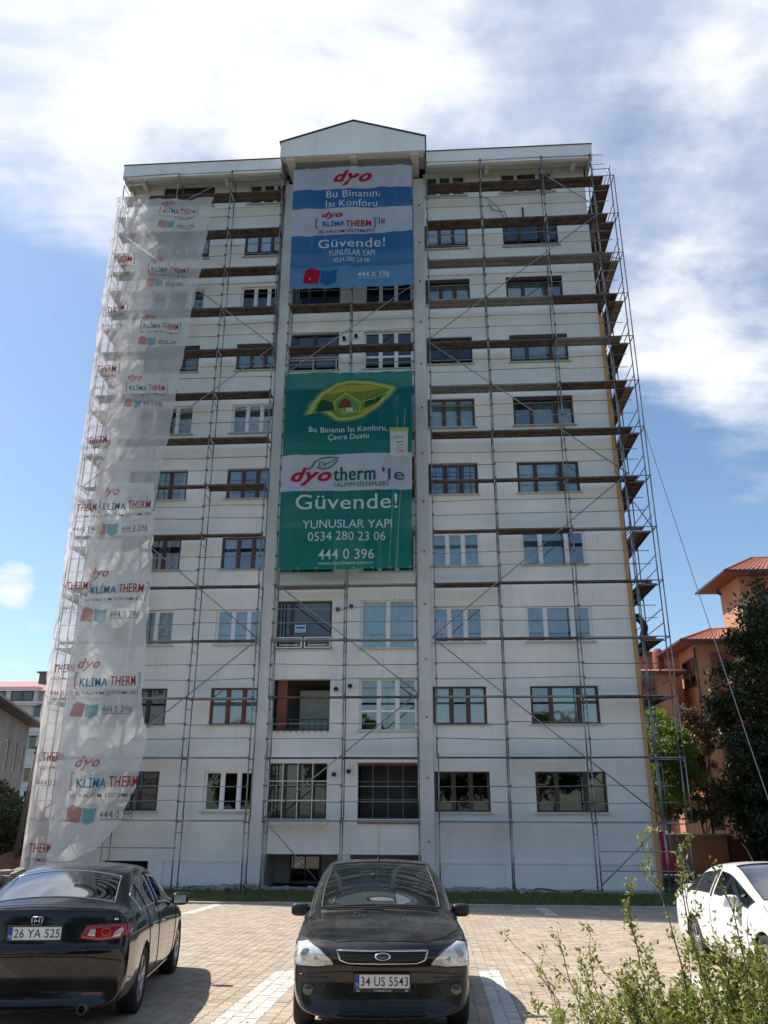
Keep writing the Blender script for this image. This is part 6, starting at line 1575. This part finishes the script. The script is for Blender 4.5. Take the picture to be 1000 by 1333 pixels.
# red cloth and sack hung over a trestle beside the orange corner
def drape(name, label, cat, c, w, h, m, seed):
    cx, cy, cz_ = c; b = MB()
    def f(u, v):
        a = u * 2 * math.pi; r_ = (.12 + .88 * (1 - v) ** .8) * (1 + .14 * math.sin(a * 5 + seed) * (1 - v)); return (cx + w / 2 * r_ * math.cos(a), cy + .32 * r_ * math.sin(a), cz_ + h * v + .04 * math.sin(a * 3))
    b.grid(f, 36, 12); o = b.build(name, m); return tag(o, label, cat)
drape('red_cloth', 'bright red cloth draped over a stand beside the orange corner strip', 'cloth', (8.35, 4.2, .35), .95, 1.35, mat('red_cloth', (.55, .02, .05), .8, var=.2, vscale=6), 1)
drape('sack', 'grey-brown sack leaning beside the red cloth', 'sack', (8.95, 4.6, .35), .85, .85, mat('sack_cloth', (.28, .25, .21), .9, var=.3, vscale=6), 4)
pt = thing('trestle', 'low timber trestle carrying the red cloth and the sack', 'trestle', (8.6, 4.4, 0))
MB().box(7.8, 9.5, 4.0, 4.8, .27, .34).build('top', timber, pt)
for x in (7.9, 9.4):
    for y in (4.1, 4.7): MB().box(x - .04, x + .04, y - .04, y + .04, -.02, .268).build('leg', timber, pt)
random.seed(3)
for i in range(7):
    x, y = 9.2 + random.uniform(-.3, 1.8), 1.2 + random.uniform(-.6, 2.2); a = random.uniform(-.3, .3); z = .10 + .03 * i
    o = MB().obox((x, y, z), (1.3 * math.cos(a), 1.3 * math.sin(a), random.uniform(0, .12)), (-.05 * math.sin(a), .05 * math.cos(a), 0), (0, 0, .03)).build('timber_plank', [timber, steel_d, deb2][i % 3]); tag(o, ['brown plank at the bottom of the heap beside the tower foot', 'grey metal tube low in the heap beside the tower foot', 'dark plank low in the heap beside the tower foot', 'brown plank halfway up the heap beside the tower foot', 'grey metal tube halfway up the heap beside the tower foot', 'dark plank near the top of the heap beside the tower foot', 'topmost brown plank of the heap beside the tower foot'][i], 'plank', 'planks and tubes heaped at the foot of the tower')

# ---- left side
wb = thing('apartment_building', 'white block with a pink metal roof far behind the netting on the left', 'apartment building', (-40, 45, 0))
white_far = mat('far_white_render', (.62, .62, .62), .9, var=.08); pinkroof = mat('pink_roof_sheet', (.42, .17, .16), .7, var=.15); brown_far = mat('far_brown_render', (.13, .075, .055), .9, var=.1)
wins_ = []
for k in range(4):
    for x in (-47.5, -44.0, -40.6, -37.6, -34.5): wins_.append((x, x + 1.7, 1.4 + 2.85 * k, 2.8 + 2.85 * k))
w = MB(); wall_grid(w, -52, -30, 0, 12.3, wins_, Y=45, depth=.3); w.quad((-30, 45, 0), (-30, 58, 0), (-30, 58, 12.3), (-30, 45, 12.3)); w.build('wall', white_far, wb)
for (a, b, c, d) in wins_: window(wb, a, b, c, d, 45.15, 'w', (1, 1), None, 'D', sill=False)
for (a, b, c, d) in wins_: rm = MB(); room(a, b, c, d, 45.3, 46.5); rm.build('room', dark_room, wb)
for k in range(1, 5): MB().box(-52, -29.9, 44.2, 44.998, 2.85 * k - .25, 2.85 * k - .05).build('balcony_slab', white_far, wb); 
for k in range(1, 4):
    MB().box(-42.3, -38.9, 44.15, 44.25, 2.85 * k, 2.85 * k + .75).build('balcony_front', brown_far, wb); MB().box(-37.6, -34.8, 44.15, 44.25, 2.85 * k, 2.85 * k + .75).build('balcony_front', white_far, wb)
r = MB(); r.quad((-53, 44, 12.3), (-29, 44, 12.3), (-31, 50, 14.0), (-51, 50, 14.0)); r.quad((-29, 44, 12.3), (-29, 58, 12.3), (-31, 52, 14.0), (-31, 50, 14.0)); r.quad((-51, 50, 14.0), (-31, 50, 14.0), (-31, 52, 14.0), (-51, 52, 14.0)); r.build('roof', pinkroof, wb)
d_ = MB().box(-41.6, -36.9, 44.3, 47.5, 11.0, 12.7).build('dormer', white_far, wb)
for x in (-41.0, -39.4, -38.3): window(wb, x, x + 1.0, 11.4, 12.3, 44.22, 'k', (1,), None, 'D', sill=False)
c = MB().box(-38.9, -37.4, 48, 49.2, 13.4, 14.5).build('chimney', mat('far_grey', (.12, .12, .12), .8), wb); MB().box(-39.1, -37.2, 47.8, 49.4, 14.5, 14.65).build('chimney_cap', mat('far_grey', (.12, .12, .12), .8), c)
# nearer grey block, its long side running away from the viewer
gb = thing('apartment_building', 'weathered grey-beige block with shallow eaves at the far left edge', 'apartment building', (-22, 14, 0))
beige = mat('weathered_beige_render', (.24, .235, .22), .95, var=.3, vscale=.8, dirt=.4)
def yw_wall(mb, X, y0, y1, z0, z1, ops, depth=.18):
    t_ = MB(); wall_grid(t_, -y1, -y0, z0, z1, [(-b, -a, c, d) for a, b, c, d in ops], Y=0, depth=depth)
    base_ = len(mb.v); mb.v += [(X - y, -x, z) for x, y, z in t_.v]; mb.f += [tuple(base_ + i for i in f) for f in t_.f]; mb.m += t_.m; mb.sm += t_.sm
gbw = []
for k in range(2):
    for y in (5.2, 8.4, 11.2, 14.2, 17.0, 19.6): gbw.append((y, y + 1.25, 1.5 + 2.75 * k, 2.95 + 2.75 * k))
w = MB(); yw_wall(w, -20.5, 3, 21.5, 0, 6.88, gbw); w.quad((-34, 3, 0), (-20.5, 3, 0), (-20.5, 3, 6.88), (-34, 3, 6.88)); w.quad((-20.5, 21.5, 0), (-34, 21.5, 0), (-34, 21.5, 6.88), (-20.5, 21.5, 6.88)); w.build('wall', beige, gb)
r = MB()
for (a, b, c, d) in gbw:
    r.quad((-21.4, a, c), (-21.4, b, c), (-21.4, b, d), (-21.4, a, d))
    f = MB(); f.box(-20.66, -20.60, a, b, c, c + .06); f.box(-20.66, -20.60, a, b, d - .06, d); f.box(-20.66, -20.60, a, a + .06, c + .06, d - .06); f.box(-20.66, -20.60, b - .06, b, c + .06, d - .06); f.box(-20.66, -20.60, (a + b) / 2 - .03, (a + b) / 2 + .03, c + .06, d - .06)
    o = f.build('window', white_fr, gb); MB().box(-20.64, -20.63, a + .06, b - .06, c + .06, d - .06).build('pane', glassD, o)
r.build('room', dark_room, gb)
for k in range(1, 2):
    MB().box(-20.49, -19.6, 3.4, 7.4, 2.75 * k - .1, 2.75 * k + .05).build('balcony_slab', beige, gb); g = MB(); g.box(-19.66, -19.62, 3.4, 7.4, 2.75 * k + .9, 2.75 * k + .95)
    for y in np.arange(3.45, 7.4, .28): g.box(-19.65, -19.63, y, y + .02, 2.75 * k + .05, 2.75 * k + .9)
    g.build('balcony_rail', rail_w, gb)
MB().box(-35, -19.7, 2.2, 22.3, 6.883, 7.0).build('eave_board', gutter_m, gb)
r = MB(); r.quad((-19.7, 2.2, 7.0), (-19.7, 22.3, 7.0), (-27, 19, 8.4), (-27, 6, 8.4)); r.quad((-35, 2.2, 7.0), (-19.7, 2.2, 7.0), (-27, 6, 8.4)); r.build('roof', tile_m, gb)
gb.location = (-23.2, 11.4, 0); gb.rotation_euler = (0, 0, R(19.2))
# utility poles
wood = mat('pole_wood', (.11, .085, .06), .9, var=.35, vscale=8, stretch=(1, 1, .1))
for i, (x, y, dx_, lab, h_) in enumerate(((-14.75, .6, .30, 'leaning weathered timber pole beside the netting, left one of the pair', 4.5), (-14.5, .2, .32, 'leaning weathered timber pole beside the netting, right one of the pair with a cap board', 4.3))):
    pt_ = thing('timber_pole', lab, 'pole', (x, y, 0)); MB().tube((x, y, 0), (x + dx_, y, h_), .085, 9, .065).build('shaft', wood, pt_)
    MB().box(x + dx_ - .16, x + dx_ + .16, y - .06, y + .06, h_, h_ + .07).build('cap', wood, pt_)
# earth and brick heap, low hedge line on the left
o = MB(); o.grid(lambda u, v: (-15.6 + 1.7 * u, -.4 + 1.6 * v, .1 + .95 * math.sin(math.pi * u) ** .7 * math.sin(math.pi * v) ** .7 + .12 * noise.noise((u * 6, v * 6, 0))), 24, 18); o = o.build('earth_heap', mat('red_earth', (.22, .09, .055), .95, var=.4, vscale=4, bump=.6, bscale=8), kind='stuff'); tag(o, 'heap of red-brown earth beside the foot of the netting at the far left', 'earth heap')

# ================================================================ TREES
bark = mat('bark', (.07, .055, .04), .95, var=.4, vscale=9, bump=.6, bscale=20, stretch=(1, 1, .3))
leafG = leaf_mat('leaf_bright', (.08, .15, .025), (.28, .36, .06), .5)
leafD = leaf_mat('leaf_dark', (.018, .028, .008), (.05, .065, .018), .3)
leafM = leaf_mat('leaf_mid', (.035, .06, .018), (.12, .12, .035), .35)
def tree(name, label, cat, base, h, crown_c, crown_r, nclump, nleaf, ls, lm, seed, trunk_r=.12, clump_r=.5, group=None, limbs=8, shape=None):
    rn = np.random.default_rng(seed); rr = random.Random(seed)
    t = thing(name, label, cat, base, 0, group); b = MB(); B0 = Vector(base); C = Vector(crown_c); cr = Vector(crown_r)
    top = Vector((C.x, C.y, C.z + cr.z * .3)); P = [B0, B0.lerp(top, .3) + Vector((rr.uniform(-.1, .1), rr.uniform(-.1, .1), 0)), B0.lerp(top, .65), top]; b.path(P, trunk_r, 9, trunk_r * .3)
    cl = []
    while len(cl) < nclump:
        p = rn.normal(size=3); p /= np.linalg.norm(p); r_ = rn.uniform(.25, 1) ** .5
        q = C + Vector((p[0] * cr.x * r_, p[1] * cr.y * r_, p[2] * cr.z * r_))
        if shape and not shape(q): continue
        cl.append((q, clump_r * rn.uniform(.55, 1.25)))
    for q, _ in cl[:limbs]:
        k = B0.lerp(top, rr.uniform(.35, .8)); mid_ = k.lerp(q, .5) + Vector((0, 0, .15)); b.path([k, mid_, q], trunk_r * .4, 6, trunk_r * .1)
    b.build('trunk', bark, t)
    n = nclump * nleaf; cen = np.array([tuple(q) for q, _ in cl]).repeat(nleaf, 0); rad = np.array([r_ for _, r_ in cl]).repeat(nleaf)
    d = rn.normal(size=(n, 3)); d /= np.linalg.norm(d, axis=1)[:, None]; pos = cen + d * (rad * rn.uniform(.2, 1, n) ** .6)[:, None] * np.array([1, 1, .8])
    a = rn.normal(size=(n, 3)); a /= np.linalg.norm(a, axis=1)[:, None]; c = np.cross(a, d + .3 * rn.normal(size=(n, 3))); c /= np.linalg.norm(c, axis=1)[:, None]
    s = ls * rn.uniform(.6, 1.3, n)[:, None]
    PP = np.stack([pos - a * s, pos + c * s * .42, pos + a * s, pos - c * s * .42], 1)
    tone_ = (.5 * rn.uniform(0, 1, n) + .5 * rn.uniform(0, 1, nclump).repeat(nleaf))
    me = tri_mesh('crown', PP - np.array(base)[None, None], lm, tone_); link('crown', me, t)
    return t
tree('bright_tree', 'sunlit yellow-green leafy tree standing just beyond the scaffold tower', 'tree', (10.1, 9.2, 0), 6, (9.95, 9.3, 4.45), (1.6, 1.6, 2.15), 150, 90, .10, leafG, 1, .12, .42)
tree('small_tree', 'small thin tree with yellowish leaves in front of the orange hut', 'tree', (11.6, 9.5, 0), 3.4, (11.4, 9.5, 2.6), (1.7, 1.3, .75), 60, 60, .085, leafM, 2, .07, .36)
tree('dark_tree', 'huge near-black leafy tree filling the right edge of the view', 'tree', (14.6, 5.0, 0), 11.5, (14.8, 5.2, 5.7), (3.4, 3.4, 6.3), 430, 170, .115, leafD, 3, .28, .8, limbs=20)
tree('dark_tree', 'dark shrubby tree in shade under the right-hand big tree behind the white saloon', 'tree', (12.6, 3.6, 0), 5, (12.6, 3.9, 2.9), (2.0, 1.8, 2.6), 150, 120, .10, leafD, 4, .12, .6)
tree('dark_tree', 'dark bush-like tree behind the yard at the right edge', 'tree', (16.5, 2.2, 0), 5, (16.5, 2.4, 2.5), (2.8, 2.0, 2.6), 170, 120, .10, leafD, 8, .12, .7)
tree('dark_tree', 'dark olive-green tree at the far left edge below the grey block', 'tree', (-16.3, 1.6, 0), 3.0, (-16.3, 1.8, 1.6), (1.6, 1.5, 1.3), 120, 110, .075, leafD, 5, .1, .42)
tree('dark_tree', 'low dark hedge tree between the grey block and the timber poles', 'tree', (-18.8, 6, 0), 4, (-18.8, 6.2, 1.9), (2.4, 2.4, 1.6), 120, 80, .10, leafD, 6, .1, .5)
tree('reddish_shrub', 'shrub with reddish leaves between the bright tree and the orange house', 'shrub', (12.0, 9.6, 0), 5, (11.9, 9.8, 5.5), (.8, .8, 1.8), 50, 60, .09, leaf_mat('leaf_red', (.05, .03, .015), (.16, .08, .03), .3), 7, .07, .36)

# ---- the foreground bush: long arching shoots with small leaves
leafB = leaf_mat('bush_leaf', (.12, .17, .03), (.42, .40, .10), .5)
shoot_m = mat('shoot_bark', (.13, .10, .06), .85, var=.3, vscale=20)
def bush(label, shoots, seed, leaf=.0175):
    rr = random.Random(seed); t = thing('bush', label, 'bush', shoots[0][0]); st_ = MB(); L = []; lv = []
    def leaves(p, d, n, s, sp):
        for _ in range(n):
            a = Vector((rr.gauss(0, 1), rr.gauss(0, 1), rr.gauss(0, .8))).normalized(); a = (a + d * .6).normalized(); c = a.cross(Vector((rr.gauss(0, 1), rr.gauss(0, 1), rr.gauss(0, 1)))).normalized()
            o = p + Vector((rr.gauss(0, sp), rr.gauss(0, sp), rr.gauss(0, sp))); q = s * rr.uniform(.6, 1.35)
            nn = a.cross(c) * q * .18
            L.append([tuple(o), tuple(o + a * q * .7 + c * q * .42 + nn), tuple(o + a * q * 1.9), tuple(o + a * q * .7 - c * q * .42 + nn)]); lv.append(rr.random() * .75 + (.25 if rr.random() < .3 else 0))
    for (p0, p1, bend, dens) in shoots:
        p0, p1 = Vector(p0), Vector(p1); n = 14; P = []
        side_ = Vector((rr.uniform(-.08, .08), rr.uniform(-.08, .08), 0))
        for i in range(n + 1):
            q = i / n; P.append(p0.lerp(p1, q) + Vector((0, 0, bend * math.sin(math.pi * q))) + side_ * math.sin(math.pi * q * 2) + Vector((rr.gauss(0, .006),) * 3))
        st_.path(P, .009, 5, .002)
        for i in range(3, n + 1):
            d = (P[i] - P[i - 1]).normalized(); leaves(P[i], d, int(8 * dens), leaf, .018)
            if rr.random() < .75 * dens:
                sd = (d + Vector((rr.uniform(-1, 1), rr.uniform(-1, 1), rr.uniform(-.1, .9)))).normalized(); ln = rr.uniform(.08, .28) * (1.2 - i / n * .6); e = P[i] + sd * ln; st_.tube(P[i], e, .003, 4, .001)
                for k in range(1, 6): leaves(P[i].lerp(e, k / 5), sd, int(4 * dens + 1), leaf, .014)
    st_.build('stem', shoot_m, t)
    link('foliage', tri_mesh('foliage', np.array(L) - np.array(shoots[0][0])[None, None], leafB, np.array(lv)), t, kind='stuff')
    return t
rb = random.Random(21)
def shoots_for(n, x0, x1, zt0, zt1, y0, y1, dens, lean_=-.25):
    out = []
    for _ in range(n):
        bx = rb.uniform(x0, x1); by = rb.uniform(y0, y1); q = (bx - x0) / (x1 - x0)
        zt_ = zt0 + (zt1 - zt0) * q + rb.uniform(-.28, .10)
        out.append(((bx, by, .84), (bx + rb.uniform(lean_ - .2, lean_ + .35), by + rb.uniform(-.05, .5), zt_), rb.uniform(.0, .12), dens * rb.uniform(.7, 1.3)))
    return out
bush('dense leafy bush with upright shoots in front of the white saloon, lower right corner', shoots_for(78, 1.2, 2.6, 1.72, 2.10, -24.1, -23.3, 1.25) + [((1.45, -23.6, .84), (1.24, -23.1, 2.50), .03, .8), ((1.5, -23.7, .84), (1.33, -23.64, 2.52), .02, .6),
    ((1.6, -23.7, .84), (1.50, -23.69, 2.40), .02, .9), ((1.5, -23.6, .84), (1.37, -23.45, 2.33), .02, 1.0), ((1.3, -23.4, .84), (1.12, -23.2, 2.24), .02, 1.0), ((1.9, -23.9, .84), (1.75, -23.8, 2.22), .02, 1.0)], 31)
bush('sparser bush with one long shoot reaching left over the paving, bottom edge', [((1.05, -23.2, .84), (.47, -21.98, 1.82), .12, .35), ((1.0, -23.1, .84), (.80, -22.3, 1.92), .05, .9), ((1.1, -23.1, .84), (.99, -22.5, 1.93), .05, .8), ((.8, -23.2, .84), (.62, -22.7, 1.72), .05, .8)] + shoots_for(26, .6, 1.3, 1.50, 1.84, -23.7, -23.1, .75, -.15), 32)


# ================================================================ BEHIND THE VIEWER: bed and hedge added to darken car reflections; street trees
bd_ = MB(); bd_.quad((-60, -90, .80), (60, -90, .80), (60, -24.75, .80), (-60, -24.75, .80)); bd_.quad((-60, -24.75, .80), (60, -24.75, .80), (60, -24.75, .95), (-60, -24.75, .95)); bd_.quad((-60, -90, .95), (60, -90, .95), (60, -24.75, .95), (-60, -24.75, .95))
bd_.build('unseen_planting_bed', lawn_m, kind='structure')
for i, (x0, x1) in enumerate(((-16, -9), (-9, -3), (-3, 2.4), (2.9, 9), (9, 16))):
    n = int((x1 - x0) * 2600); px_ = rng.uniform(x0, x1, n); py_ = -25.9 + rng.normal(size=n) * .32; pz_ = .95 + rng.uniform(0, .78, n) * (1 - .3 * np.abs(rng.normal(size=n)) ** 2 * .4)
    a_ = rng.normal(size=(n, 3)); a_ /= np.linalg.norm(a_, axis=1)[:, None]; b_ = np.cross(a_, rng.normal(size=(n, 3))); b_ /= np.linalg.norm(b_, axis=1)[:, None]; q_ = np.stack([px_, py_, pz_], 1)
    h_o = thing('hedge', 'unseen low hedge added for dark reflections, section %s' % ('far left', 'left', 'below the viewer', 'right', 'far right')[i], 'hedge', ((x0 + x1) / 2, -25.9, .95))
    me = tri_mesh('foliage', np.stack([q_ - a_ * .05, q_ + b_ * .025, q_ + a_ * .05, q_ - b_ * .025], 1) - np.array([(x0 + x1) / 2, -25.9, .95])[None, None], leafD, rng.uniform(0, 1, n)); link('foliage', me, h_o, kind='stuff')
for i, (x, y, h) in enumerate(((-17, -41, 8.5), (-8, -43, 9.5), (1.5, -42, 8), (10, -44, 10), (19, -41, 8.5))):
    tree('street_tree', 'round street tree behind the viewer, %s' % ('far left', 'left', 'middle', 'right', 'far right')[i], 'tree', (x, y, .9), h, (x, y, .9 + h * .58), (3.6, 3, h * .38), 110, 60, .24, leafM, 40 + i, .2, 1.0, group='street trees behind the viewer')
